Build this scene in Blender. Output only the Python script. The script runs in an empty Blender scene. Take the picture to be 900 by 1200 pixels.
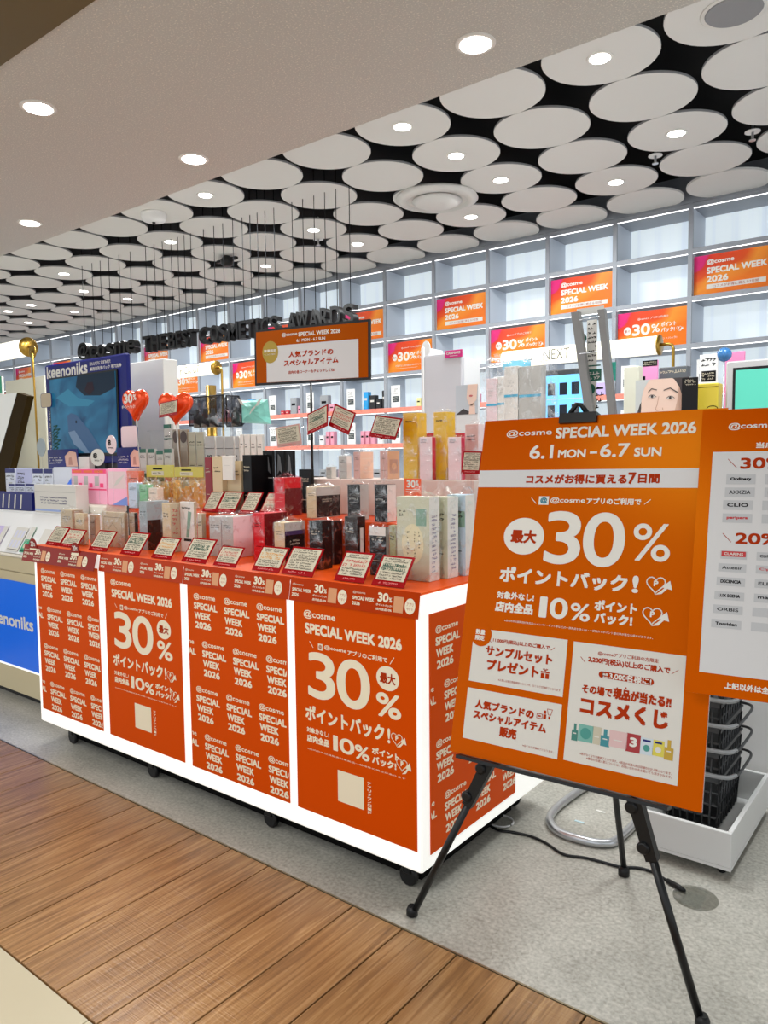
import bpy, math, random
import numpy as np
from mathutils import Matrix, Vector

# ------------------------------------------------------------------ camera, world, lights, exposure
SC = bpy.context.scene
COL = SC.collection
FPX = 880.43
_y, _p, _r = (math.radians(a) for a in (38.044, -4.186, -0.630))
CAM = np.array([0.0, 0.0, 1.5])
FW = np.array([-math.sin(_y) * math.cos(_p), math.cos(_y) * math.cos(_p), math.sin(_p)])
_r0 = np.array([math.cos(_y), math.sin(_y), 0.0])
_u0 = np.cross(_r0, FW)
RT = _r0 * math.cos(_r) + _u0 * math.sin(_r)
UP = -_r0 * math.sin(_r) + _u0 * math.cos(_r)
cam = bpy.data.cameras.new('camera')
cam.sensor_fit = 'HORIZONTAL'
cam.sensor_width = 36
cam.lens = 36 * FPX / 900
cam.clip_start = 0.05
cam.clip_end = 100
camo = bpy.data.objects.new('camera', cam)
COL.objects.link(camo)
M = Matrix.Identity(4)
for i in range(3):
    M[i][0], M[i][1], M[i][2], M[i][3] = RT[i], UP[i], -FW[i], CAM[i]
camo.matrix_world = M
SC.camera = camo

world = bpy.data.worlds.new('world')
SC.world = world
world.use_nodes = True
bg = world.node_tree.nodes['Background']
bg.inputs[0].default_value = (0.92, 0.965, 1.0, 1)
bg.inputs[1].default_value = 0.85

SC.view_settings.view_transform = 'Standard'
SC.view_settings.look = 'None'
SC.view_settings.gamma = 1
SC.view_settings.use_curve_mapping = False
SC.view_settings.exposure = 0.40
SC.cycles.transparent_max_bounces = 14
SC.cycles.max_bounces = 7


def lamp(name, kind, loc, energy, color=(1, 1, 1), size=0.12, rot=(0, 0, 0), spot=None, parent=None):
    l = bpy.data.lights.new(name, kind)
    l.energy = energy
    l.color = color
    if kind == 'AREA':
        l.shape = 'DISK'
        l.size = size
    else:
        l.shadow_soft_size = size
    if spot:
        l.spot_size = math.radians(spot)
        l.spot_blend = 0.7
    o = bpy.data.objects.new(name, l)
    COL.objects.link(o)
    o.location = loc
    o.rotation_euler = rot
    if parent:
        o.parent = parent
        o.location = Vector(loc) - parent.location
    return o


# large ceiling lights of the mall corridor behind and above the camera
lamp('corridor_light', 'AREA', (-1.2, -0.4, 2.76), 24, (1.0, 0.96, 0.9), 1.4)
lamp('corridor_light', 'AREA', (-4.2, 0.0, 2.76), 20, (1.0, 0.96, 0.9), 1.4)
lamp('shop_fill', 'AREA', (-2.0, 3.35, 3.40), 25, (0.95, 0.99, 1.0), 0.5)  # fills without fixtures from here on, added to lift the shop and discs
lamp('shop_fill', 'AREA', (-4.6, 3.9, 3.40), 46, (0.95, 0.99, 1.0), 0.5)
lamp('shop_fill', 'AREA', (-0.4, 3.0, 3.40), 30, (0.95, 0.99, 1.0), 0.5)
lamp('shop_fill', 'AREA', (-5.0, 2.75, 3.40), 26, (0.97, 0.99, 1.0), 0.4)  # extra fill added to brighten the white panel beside the television
lamp('shop_fill', 'AREA', (-2.8, 5.0, 3.40), 30, (0.95, 0.99, 1.0), 0.5)
lamp('shop_fill', 'AREA', (-7.2, 4.6, 3.40), 58, (0.95, 0.99, 1.0), 0.5)  # this and the next fill added so floor bounce brightens far discs
lamp('shop_fill', 'AREA', (-10.5, 4.6, 3.40), 58, (0.95, 0.99, 1.0), 0.5)

R = random.Random(7)


# ------------------------------------------------------------------ measuring: pixel -> point on a plane of the place
def ray(x, y):
    return FW + RT * (x - 450) / FPX + UP * (600 - y) / FPX


def onz(x, y, z):
    d = ray(x, y)
    return CAM + d * ((z - CAM[2]) / d[2])


def ony(x, y, Y):
    d = ray(x, y)
    return CAM + d * ((Y - CAM[1]) / d[1])


def onx(x, y, X):
    d = ray(x, y)
    return CAM + d * ((X - CAM[0]) / d[0])


# ------------------------------------------------------------------ materials
MATS = {}


def mat(key, col, rough=0.5, metal=0.0, em=0.0, emcol=None, alpha=None, spec=None, coat=0.0, bump=None, noise=None, tint=None):
    if key in MATS:
        return MATS[key]
    m = bpy.data.materials.new(key)
    m.use_nodes = True
    nt = m.node_tree
    b = nt.nodes['Principled BSDF']
    c = (*col, 1)
    b.inputs['Base Color'].default_value = c
    b.inputs['Roughness'].default_value = rough
    b.inputs['Metallic'].default_value = metal
    if spec is not None:
        b.inputs['Specular IOR Level'].default_value = spec
    if tint:
        b.inputs['Specular Tint'].default_value = (*tint, 1)
    if coat:
        b.inputs['Coat Weight'].default_value = coat
        b.inputs['Coat Roughness'].default_value = 0.12
    if em:
        b.inputs['Emission Color'].default_value = (*(emcol or col), 1)
        b.inputs['Emission Strength'].default_value = em
    if noise:   # (scale, amount) gentle colour variation
        tc = nt.nodes.new('ShaderNodeTexCoord')
        n = nt.nodes.new('ShaderNodeTexNoise')
        n.inputs['Scale'].default_value = noise[0]
        n.inputs['Detail'].default_value = 6
        nt.links.new(tc.outputs['Object'], n.inputs['Vector'])
        r = nt.nodes.new('ShaderNodeMix')
        r.data_type = 'RGBA'
        k = noise[1]
        r.inputs['A'].default_value = (*[x * (1 - k) for x in col], 1)
        r.inputs['B'].default_value = (*[min(1, x * (1 + k)) for x in col], 1)
        nt.links.new(n.outputs['Fac'], r.inputs['Factor'])
        nt.links.new(r.outputs['Result'], b.inputs['Base Color'])
    if bump:    # (scale, strength, distance)
        tc = nt.nodes.new('ShaderNodeTexCoord')
        n = nt.nodes.new('ShaderNodeTexNoise')
        n.inputs['Scale'].default_value = bump[0]
        n.inputs['Detail'].default_value = 5
        nt.links.new(tc.outputs['Object'], n.inputs['Vector'])
        bp = nt.nodes.new('ShaderNodeBump')
        bp.inputs['Strength'].default_value = bump[1]
        bp.inputs['Distance'].default_value = bump[2]
        nt.links.new(n.outputs['Fac'], bp.inputs['Height'])
        nt.links.new(bp.outputs['Normal'], b.inputs['Normal'])
    MATS[key] = m
    return m


def lin(r, g, b):
    f = lambda v: (v / 255 / 12.92) if v <= 10 else ((v / 255 + 0.055) / 1.055) ** 2.4
    return (f(r), f(g), f(b))


def film_mat(key, tint=(1, 1, 1), fac=0.16, scale=26, rough=0.12, diff=0.25):
    if key in MATS:
        return MATS[key]
    m = bpy.data.materials.new(key)
    m.use_nodes = True
    nt = m.node_tree
    nt.nodes.clear()
    out = nt.nodes.new('ShaderNodeOutputMaterial')
    tr = nt.nodes.new('ShaderNodeBsdfTransparent')
    tr.inputs[0].default_value = (*tint, 1)
    gl = nt.nodes.new('ShaderNodeBsdfAnisotropic')
    gl.inputs['Roughness'].default_value = rough
    df = nt.nodes.new('ShaderNodeBsdfDiffuse')
    df.inputs[0].default_value = (*[min(1, 0.9 * t) for t in tint], 1)
    m1 = nt.nodes.new('ShaderNodeMixShader')
    m1.inputs[0].default_value = diff
    nt.links.new(gl.outputs[0], m1.inputs[1])
    nt.links.new(df.outputs[0], m1.inputs[2])
    mx = nt.nodes.new('ShaderNodeMixShader')
    nt.links.new(tr.outputs[0], mx.inputs[1])
    nt.links.new(m1.outputs[0], mx.inputs[2])
    tc = nt.nodes.new('ShaderNodeTexCoord')
    n = nt.nodes.new('ShaderNodeTexNoise')
    n.inputs['Scale'].default_value = scale
    n.inputs['Detail'].default_value = 3
    n.inputs['Distortion'].default_value = 1.2
    nt.links.new(tc.outputs['Object'], n.inputs['Vector'])
    bp = nt.nodes.new('ShaderNodeBump')
    bp.inputs['Strength'].default_value = 0.9
    bp.inputs['Distance'].default_value = 0.01
    nt.links.new(n.outputs['Fac'], bp.inputs['Height'])
    nt.links.new(bp.outputs[0], gl.inputs['Normal'])
    mr = nt.nodes.new('ShaderNodeMapRange')
    mr.inputs['From Min'].default_value = 0.50
    mr.inputs['From Max'].default_value = 0.74
    mr.inputs['To Min'].default_value = fac * 0.3
    mr.inputs['To Max'].default_value = fac * 3.0
    nt.links.new(n.outputs['Fac'], mr.inputs['Value'])
    nt.links.new(mr.outputs[0], mx.inputs[0])
    nt.links.new(mx.outputs[0], out.inputs[0])
    MATS[key] = m
    return m


ORANGE = lin(226, 88, 22)
M_or = mat('orange print', lin(200, 70, 4), 0.42, spec=.3, tint=(1, .5, .02))
M_or_lit = mat('backlit orange print', lin(186, 60, 0), 0.45, em=0.10, emcol=lin(240, 90, 0), spec=.25, tint=(1, .5, .02))
M_or_top = mat('orange table cover', lin(214, 74, 6), 0.4, em=0.03, spec=.35, tint=(1, .5, .02))
M_or_edge = mat('orange shelf strip', lin(170, 42, 4), 0.35, em=0.05, spec=.3, tint=(1, .5, .02))
M_or_dark = mat('dark red orange strip', lin(132, 14, 6), 0.35, spec=.3, tint=(1, .3, .1))
M_cream = mat('cream ink', lin(222, 210, 184), 0.5, em=0.1)
M_white_ink = mat('white ink', lin(222, 218, 210), 0.5)
M_paper = mat('white paper', lin(212, 208, 200), 0.45)
M_band = mat('pale grey band', lin(206, 204, 204), 0.4)
M_lit = mat('backlit acrylic', (0.8, 0.8, 0.77), 0.4, em=0.42, emcol=(1, 0.985, 0.93))
M_or_ink = mat('orange ink', lin(168, 48, 0), 0.6, spec=.1)
M_ink = mat('black ink', lin(18, 16, 18), 0.6, spec=.1)
M_black = mat('black plastic', lin(14, 14, 16), 0.4, spec=.35)
M_blackm = mat('black metal', lin(12, 12, 14), 0.35, spec=0.4)
M_red = mat('red card frame', lin(172, 22, 30), 0.35)
M_card = mat('card paper', lin(204, 194, 170), 0.5)
M_green_ink = mat('green ink', lin(10, 78, 62), 0.5)
M_redink = mat('red ink', lin(190, 30, 36), 0.5)
M_brass = mat('brass', lin(176, 140, 62), 0.28, metal=0.9)
M_white = mat('white lacquer', lin(232, 231, 230), 0.35)
M_grey = mat('grey shelf', lin(150, 154, 162), 0.45)
M_dgrey = mat('dark grey plastic', lin(64, 66, 68), 0.45)
M_steel = mat('brushed steel', lin(196, 198, 202), 0.28, metal=0.85)
M_clear = film_mat('clear acrylic', (0.97, 0.98, 0.98), 0.06, 3, 0.05, 0.1)
M_film = film_mat('clear film', (1, 1, 1), 0.15, 22, 0.10, 0.10)
M_film_red = film_mat('clear film red side', (1, 0.72, 0.75), 0.14, 22, 0.1, 0.1)
M_blue = mat('blue panel', lin(0, 96, 214), 0.3, em=0.16, emcol=lin(4, 110, 240))
M_navy = mat('navy print', lin(12, 20, 104), 0.4, spec=.3)


# ------------------------------------------------------------------ mesh building
class MB:
    def __init__(s):
        s.v, s.f, s.m, s.mats, s.sm = [], [], [], [], []

    def mi(s, m):
        if m not in s.mats:
            s.mats.append(m)
        return s.mats.index(m)

    def add(s, vs, fs, m, smooth=False):
        b = len(s.v)
        s.v.extend([tuple(float(c) for c in v) for v in vs])
        k = s.mi(m)
        for f in fs:
            s.f.append([i + b for i in f])
            s.m.append(k)
            s.sm.append(smooth)
        return s

    def box(s, a, b, m, bev=0.0):
        x0, x1 = sorted((a[0], b[0])); y0, y1 = sorted((a[1], b[1])); z0, z1 = sorted((a[2], b[2]))
        if not bev:
            vs = [(x, y, z) for z in (z0, z1) for y in (y0, y1) for x in (x0, x1)]
            return s.add(vs, [(0, 2, 3, 1), (4, 5, 7, 6), (0, 1, 5, 4), (2, 6, 7, 3), (0, 4, 6, 2), (1, 3, 7, 5)], m)
        e = min(bev, (x1 - x0) / 3, (y1 - y0) / 3, (z1 - z0) / 3)
        vs, ring = [], [(x0, y0 + e), (x0 + e, y0), (x1 - e, y0), (x1, y0 + e), (x1, y1 - e), (x1 - e, y1), (x0 + e, y1), (x0, y1 - e)]
        cx, cy = (x0 + x1) / 2, (y0 + y1) / 2
        for z, k in ((z0, 1), (z0 + e, 0), (z1 - e, 0), (z1, 1)):
            for x, y in ring:
                dx = (e if x < cx else -e) * k
                dy = (e if y < cy else -e) * k
                vs.append((x + dx * 0.7, y + dy * 0.7, z))
        fs = [tuple(reversed(range(8))), tuple(range(24, 32))]
        for r in range(3):
            for i in range(8):
                j = (i + 1) % 8
                fs.append((r * 8 + i, r * 8 + j, r * 8 + 8 + j, r * 8 + 8 + i))
        return s.add(vs, fs, m)

    def tube(s, pts, r, m, n=10, closed=False, cap=True):
        pts = [np.array(p, float) for p in pts]
        N = len(pts)
        rs = r if isinstance(r, (list, tuple)) else [r] * N
        vs, fs = [], []
        prev = None
        for i, p in enumerate(pts):
            if closed:
                t = pts[(i + 1) % N] - pts[i - 1]
            else:
                t = pts[min(i + 1, N - 1)] - pts[max(i - 1, 0)]
            t = t / (np.linalg.norm(t) + 1e-12)
            if prev is None:
                a = np.array([0, 0, 1.0]) if abs(t[2]) < 0.9 else np.array([1.0, 0, 0])
                a = np.cross(t, a)
            else:
                a = prev - t * (prev @ t)
            a /= np.linalg.norm(a)
            prev = a
            b = np.cross(t, a)
            for k in range(n):
                q = 2 * math.pi * k / n
                vs.append(p + (a * math.cos(q) + b * math.sin(q)) * rs[i])
        L = N if closed else N - 1
        for i in range(L):
            for k in range(n):
                a0 = i * n + k; a1 = i * n + (k + 1) % n
                b0 = ((i + 1) % N) * n + k; b1 = ((i + 1) % N) * n + (k + 1) % n
                fs.append((a0, a1, b1, b0))
        s.add(vs, fs, m, True)
        if cap and not closed:
            b = len(s.v) - N * n
            s.f.append([b + k for k in reversed(range(n))]); s.m.append(s.mi(m)); s.sm.append(False)
            s.f.append([b + (N - 1) * n + k for k in range(n)]); s.m.append(s.mi(m)); s.sm.append(False)
        return s

    def lathe(s, c, prof, m, n=24, axis='z', smooth=True):
        # prof: (radius, height) pairs
        vs, fs = [], []
        for r, h in prof:
            for k in range(n):
                q = 2 * math.pi * k / n
                a, b = r * math.cos(q), r * math.sin(q)
                vs.append({'z': (c[0] + a, c[1] + b, c[2] + h), 'y': (c[0] + a, c[1] + h, c[2] - b), 'x': (c[0] + h, c[1] + a, c[2] + b)}[axis])
        for i in range(len(prof) - 1):
            for k in range(n):
                k2 = (k + 1) % n
                fs.append((i * n + k, i * n + k2, (i + 1) * n + k2, (i + 1) * n + k))
        b = len(s.v)
        s.add(vs, fs, m, smooth)
        kk = s.mi(m)
        s.f.append([b + k for k in reversed(range(n))]); s.m.append(kk); s.sm.append(False)
        s.f.append([b + (len(prof) - 1) * n + k for k in range(n)]); s.m.append(kk); s.sm.append(False)
        return s

    def quad(s, a, b, c, d, m):
        return s.add([a, b, c, d], [(0, 1, 2, 3)], m)

    def slab(s, P, N, t, m):
        # polygon P (list of 3-D points) thickened by t against normal N
        P = [np.array(p, float) for p in P]
        N = np.array(N, float)
        n = len(P)
        vs = P + [p - N * t for p in P]
        fs = [tuple(range(n)), tuple(reversed(range(n, 2 * n)))]
        for i in range(n):
            j = (i + 1) % n
            fs.append((j, i, i + n, j + n))
        return s.add(vs, fs, m)

    def build(s, name, parent=None, local=False):
        me = bpy.data.meshes.new(name)
        vs = s.v
        if parent is not None and not local:
            root = parent
            while root.parent:
                root = root.parent
            im = root.matrix_world_cache if hasattr(root, 'matrix_world_cache') else None
            o = root.location
            vs = [(v[0] - o[0], v[1] - o[1], v[2] - o[2]) for v in vs]
        me.from_pydata(vs, [], s.f)
        for m in s.mats:
            me.materials.append(m)
        me.polygons.foreach_set('material_index', s.m)
        me.polygons.foreach_set('use_smooth', s.sm)
        me.update()
        o = bpy.data.objects.new(name, me)
        COL.objects.link(o)
        if parent is not None:
            o.parent = parent
        return o


def tag(o, label=None, cat=None, group=None, kind=None):
    if label: o['label'] = label
    if cat: o['category'] = cat
    if group: o['group'] = group
    if kind: o['kind'] = kind
    return o


def thing(name, label, cat, loc=(0, 0, 0), group=None):
    o = bpy.data.objects.new(name, None)
    COL.objects.link(o)
    o.empty_display_size = 0.05
    o.location = [float(c) for c in loc]
    return tag(o, label, cat, group)


def struct(name, mb, parent=None):
    o = mb.build(name, parent)
    if parent is None:
        o['kind'] = 'structure'
    return o


def smooth(P, n=5):
    P = [np.array(q, float) for q in P]
    out = []
    for i in range(len(P) - 1):
        a, b, c, d = P[max(i - 1, 0)], P[i], P[i + 1], P[min(i + 2, len(P) - 1)]
        for k in range(n):
            t = k / n
            out.append(0.5 * ((2 * b) + (-a + c) * t + (2 * a - 5 * b + 4 * c - d) * t * t + (-a + 3 * b - 3 * c + d) * t ** 3))
    out.append(P[-1])
    return out


# ------------------------------------------------------------------ lettering
TXT = {}


def text_geo(t, off=0.0):
    k = (t, off)
    if k in TXT:
        return TXT[k]
    c = bpy.data.curves.new('t', 'FONT')
    c.body = t
    c.size = 1
    c.offset = off
    c.resolution_u = 10 if len(t) <= 2 else 4
    o = bpy.data.objects.new('t', c)
    COL.objects.link(o)
    dg = bpy.context.evaluated_depsgraph_get()
    me = bpy.data.meshes.new_from_object(o.evaluated_get(dg), depsgraph=dg)
    v = np.array([(a.co.x, a.co.y) for a in me.vertices]) if len(me.vertices) else np.zeros((1, 2))
    f = [list(p.vertices) for p in me.polygons]
    # make every face wind the same way
    g = []
    for p in f:
        a = 0
        for i in range(len(p)):
            x0, y0 = v[p[i]]; x1, y1 = v[p[(i + 1) % len(p)]]
            a += x0 * y1 - x1 * y0
        g.append(p if a > 0 else p[::-1])
    bpy.data.objects.remove(o)
    bpy.data.meshes.remove(me)
    bpy.data.curves.remove(c)
    mn, mx = v.min(0), v.max(0)
    TXT[k] = ((v - mn) / np.maximum(mx - mn, 1e-6), g, mx - mn)
    return TXT[k]


def clip_poly(P, r):
    for ax, lim, sg in ((0, r[0], 1), (0, r[2], -1), (1, r[1], 1), (1, r[3], -1)):
        out = []
        for i in range(len(P)):
            a, b = P[i], P[(i + 1) % len(P)]
            ia, ib = (a[ax] - lim) * sg >= 0, (b[ax] - lim) * sg >= 0
            if ia: out.append(a)
            if ia != ib:
                t = (lim - a[ax]) / (b[ax] - a[ax])
                out.append((a[0] + t * (b[0] - a[0]), a[1] + t * (b[1] - a[1])))
        P = out
        if len(P) < 3:
            return None
    return P


class Print:
    """flat print on a plane: O origin, U right, V up (unit vectors), metres"""

    def __init__(s, O, U, V, eps=0.0006):
        s.O, s.U, s.V = (np.array(q, float) for q in (O, U, V))
        s.U = s.U / np.linalg.norm(s.U)
        s.V = s.V / np.linalg.norm(s.V)
        s.N = np.cross(s.U, s.V)
        s.eps = eps
        s.mb = MB()
        s.clip = None

    def P(s, u, v, l=1):
        return s.O + s.U * u + s.V * v + s.N * (s.eps * l)

    def uv(s, px, py):
        d = ray(px, py)
        t = ((s.O - CAM) @ s.N) / (d @ s.N)
        q = CAM + d * t - s.O
        return float(q @ s.U), float(q @ s.V)

    def poly(s, pts, m, l=1):
        if s.clip:
            pts = clip_poly(list(pts), s.clip)
            if not pts:
                return s
        s.mb.add([s.P(u, v, l) for u, v in pts], [tuple(range(len(pts)))], m)
        return s

    def rect(s, u0, v0, u1, v1, m, l=1):
        return s.poly([(u0, v0), (u1, v0), (u1, v1), (u0, v1)], m, l)

    def ell(s, cu, cv, ru, rv, m, l=1, n=36, a0=0, a1=2 * math.pi):
        return s.poly([(cu + ru * math.cos(a0 + (a1 - a0) * k / n), cv + rv * math.sin(a0 + (a1 - a0) * k / n)) for k in range(n)], m, l)

    def line(s, pts, w, m, l=1, closed=False):
        pts = [np.array(p, float) for p in pts]
        L = len(pts) if closed else len(pts) - 1
        for i in range(L):
            a, b = pts[i], pts[(i + 1) % len(pts)]
            d = b - a
            n = np.linalg.norm(d)
            if n < 1e-7: continue
            d /= n
            p = np.array([-d[1], d[0]]) * w / 2
            e = d * w * 0.3
            s.poly([tuple(a - p - e), tuple(b - p + e), tuple(b + p + e), tuple(a + p - e)], m, l)
        return s

    def text(s, t, u0, v0, u1, v1, m, l=2, bold=0.0, off=0.0):
        g, fs, dim = text_geo(t, off)
        w, h = u1 - u0, v1 - v0
        br = bold * h
        sh = [(0, 0)] if not bold else [(-br, -br), (br, -br), (-br, br), (br, br), (0, 0)] if len(t) > 2 else [(br * 1.2 * math.cos(q * math.pi / 6), br * 1.2 * math.sin(q * math.pi / 6)) for q in range(12)] + [(0, 0)]
        for k, (dx, dy) in enumerate(sh):
            sx = (w - 2 * br) if bold else w
            sy = (h - 2 * br) if bold else h
            pts = [(u0 + br + dx + a * sx, v0 + br + dy + b * sy) for a, b in g]
            if s.clip:
                for f in fs:
                    q = clip_poly([pts[i] for i in f], s.clip)
                    if q:
                        s.mb.add([s.P(a, b, l + 0.02 * k) for a, b in q], [tuple(range(len(q)))], m)
            else:
                s.mb.add([s.P(a, b, l + 0.02 * k) for a, b in pts], fs, m)
        return s

    def tpx(s, t, tl, br, m, l=2, bold=0.0, off=0.0):
        a, b = s.uv(*tl), s.uv(*br)
        return s.text(t, a[0], b[1], b[0], a[1], m, l, bold, off)

    def tt(s, t, L, Rr, hp, m, l=2, bold=0.0):
        a, b = s.uv(*L), s.uv(*Rr)
        mx_, my = (L[0] + Rr[0]) / 2, (L[1] + Rr[1]) / 2
        h = abs(s.uv(mx_, my - hp / 2)[1] - s.uv(mx_, my + hp / 2)[1])
        v = (a[1] + b[1]) / 2
        return s.text(t, a[0], v - h / 2, b[0], v + h / 2, m, l, bold)

    def heart(s, cu, cv, w, m, l=2, lw=None):
        pts = []
        for k in range(28):
            t = 2 * math.pi * k / 28
            x = 16 * math.sin(t) ** 3
            y = 13 * math.cos(t) - 5 * math.cos(2 * t) - 2 * math.cos(3 * t) - math.cos(4 * t)
            pts.append((cu + x / 34 * w, cv + y / 34 * w))
        if lw:
            s.line(pts, lw, m, l, True)
        else:
            s.poly(pts, m, l)
        return s

    def heart_arrow(s, u0, v0, u1, v1, m, l=2):
        w, h = u1 - u0, v1 - v0
        s.heart(u0 + w * 0.38, v0 + h * 0.56, w * 0.74, m, l, w * 0.045)
        s.text('P', u0 + w * 0.3, v0 + h * 0.45, u0 + w * 0.47, v0 + h * 0.75, m, l, 0.06)
        s.poly([(u0 + w * .38, v0 - h * .02), (u0 + w * .62, v0 + h * .05), (u0 + w * .82, v0 + h * .36), (u0 + w * .72, v0 + h * .40),
                (u0 + w * .58, v0 + h * .2)], m, l + 1)
        s.poly([(u0 + w * .6, v0 + h * .42), (u0 + w * 1.0, v0 + h * .3), (u0 + w * .9, v0 + h * .8)], m, l + 1)
        return s

    def scribble(s, u0, v0, u1, v1, rows, m, l=2, seed=1, fill=0.55, m2=None):
        rr = random.Random(seed)
        H = (v1 - v0) / rows
        for i in range(rows):
            vv = v1 - (i + 0.5) * H
            u = u0
            mm = m2 if (m2 and i == rows // 2) else m
            while u < u1:
                w = H * rr.uniform(0.25, 0.8)
                if u + w > u1: break
                if rr.random() < 0.86:
                    k = rr.random()
                    a = (u, vv - H * fill * rr.uniform(.3, .55)); b = (u + w, vv + H * fill * rr.uniform(.2, .55))
                    if k < .5:
                        s.line([a, (b[0], a[1] + H * .1)], H * 0.16, mm, l)
                        s.line([(u + w / 2, a[1]), (u + w / 2, b[1])], H * 0.16, mm, l)
                    else:
                        s.line([(u, b[1]), (b[0], b[1] - H * .1), (u + w * .4, a[1])], H * 0.16, mm, l)
                u += w + H * 0.12
        return s

    def build(s, name, parent=None):
        return s.mb.build(name, parent)


def cosme_block(p, u, v, w, m, l=1, k=1.0):
    """four printed lines, left edge u, top v, width w"""
    lh = w * 0.222
    p.text('@cosme', u, v - lh * 0.82, u + w * 0.92, v, m, l, 0.02)
    p.text('SPECIAL', u, v - lh * 2.02, u + w, v - lh * 1.16, m, l, 0.05)
    p.text('WEEK', u + w * .02, v - lh * 3.22, u + w * 0.72, v - lh * 2.36, m, l, 0.05)
    p.text('2026', u + w * .04, v - lh * 4.42, u + w * 0.72, v - lh * 3.56, m, l, 0.05)


# ------------------------------------------------------------------ setting: floor
def wood_mat():
    m = bpy.data.materials.new('wood plank')
    m.use_nodes = True
    nt = m.node_tree
    b = nt.nodes['Principled BSDF']
    tc = nt.nodes.new('ShaderNodeTexCoord')
    oi = nt.nodes.new('ShaderNodeObjectInfo')
    add = nt.nodes.new('ShaderNodeVectorMath')
    add.operation = 'MULTIPLY_ADD'
    add.inputs[1].default_value = (1, 1, 1)
    cm = nt.nodes.new('ShaderNodeCombineXYZ')
    mu = nt.nodes.new('ShaderNodeMath'); mu.operation = 'MULTIPLY'; mu.inputs[1].default_value = 37
    nt.links.new(oi.outputs['Random'], mu.inputs[0])
    nt.links.new(mu.outputs[0], cm.inputs[0]); nt.links.new(mu.outputs[0], cm.inputs[1])
    nt.links.new(tc.outputs['Object'], add.inputs[0]); nt.links.new(cm.outputs[0], add.inputs[2])
    mp = nt.nodes.new('ShaderNodeMapping')
    mp.inputs['Scale'].default_value = (34, 1.8, 1)
    nt.links.new(add.outputs[0], mp.inputs[0])
    n = nt.nodes.new('ShaderNodeTexNoise')
    n.inputs['Scale'].default_value = 1.6; n.inputs['Detail'].default_value = 8; n.inputs['Distortion'].default_value = 1.1
    nt.links.new(mp.outputs[0], n.inputs['Vector'])
    cr = nt.nodes.new('ShaderNodeValToRGB')
    cr.color_ramp.elements[0].position = 0.25; cr.color_ramp.elements[0].color = (*lin(112, 78, 44), 1)
    cr.color_ramp.elements[1].position = 0.8; cr.color_ramp.elements[1].color = (*lin(190, 150, 102), 1)
    e = cr.color_ramp.elements.new(0.52); e.color = (*lin(154, 114, 70), 1)
    nt.links.new(n.outputs['Fac'], cr.inputs[0])
    hsv = nt.nodes.new('ShaderNodeHueSaturation')
    mr = nt.nodes.new('ShaderNodeMapRange'); mr.inputs['To Min'].default_value = 0.86; mr.inputs['To Max'].default_value = 1.1
    nt.links.new(oi.outputs['Random'], mr.inputs[0]); nt.links.new(mr.outputs[0], hsv.inputs['Value'])
    nt.links.new(cr.outputs[0], hsv.inputs['Color']); nt.links.new(hsv.outputs[0], b.inputs['Base Color'])
    # saw marks across the grain
    mp2 = nt.nodes.new('ShaderNodeMapping'); mp2.inputs['Scale'].default_value = (2, 90, 1)
    nt.links.new(add.outputs[0], mp2.inputs[0])
    n2 = nt.nodes.new('ShaderNodeTexNoise'); n2.inputs['Scale'].default_value = 2; n2.inputs['Detail'].default_value = 3
    nt.links.new(mp2.outputs[0], n2.inputs['Vector'])
    ad = nt.nodes.new('ShaderNodeMath'); ad.operation = 'ADD'
    nt.links.new(n.outputs['Fac'], ad.inputs[0]); nt.links.new(n2.outputs['Fac'], ad.inputs[1])
    bp = nt.nodes.new('ShaderNodeBump'); bp.inputs['Strength'].default_value = 0.35; bp.inputs['Distance'].default_value = 0.003
    nt.links.new(ad.outputs[0], bp.inputs['Height']); nt.links.new(bp.outputs[0], b.inputs['Normal'])
    b.inputs['Roughness'].default_value = 0.27
    return m


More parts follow.
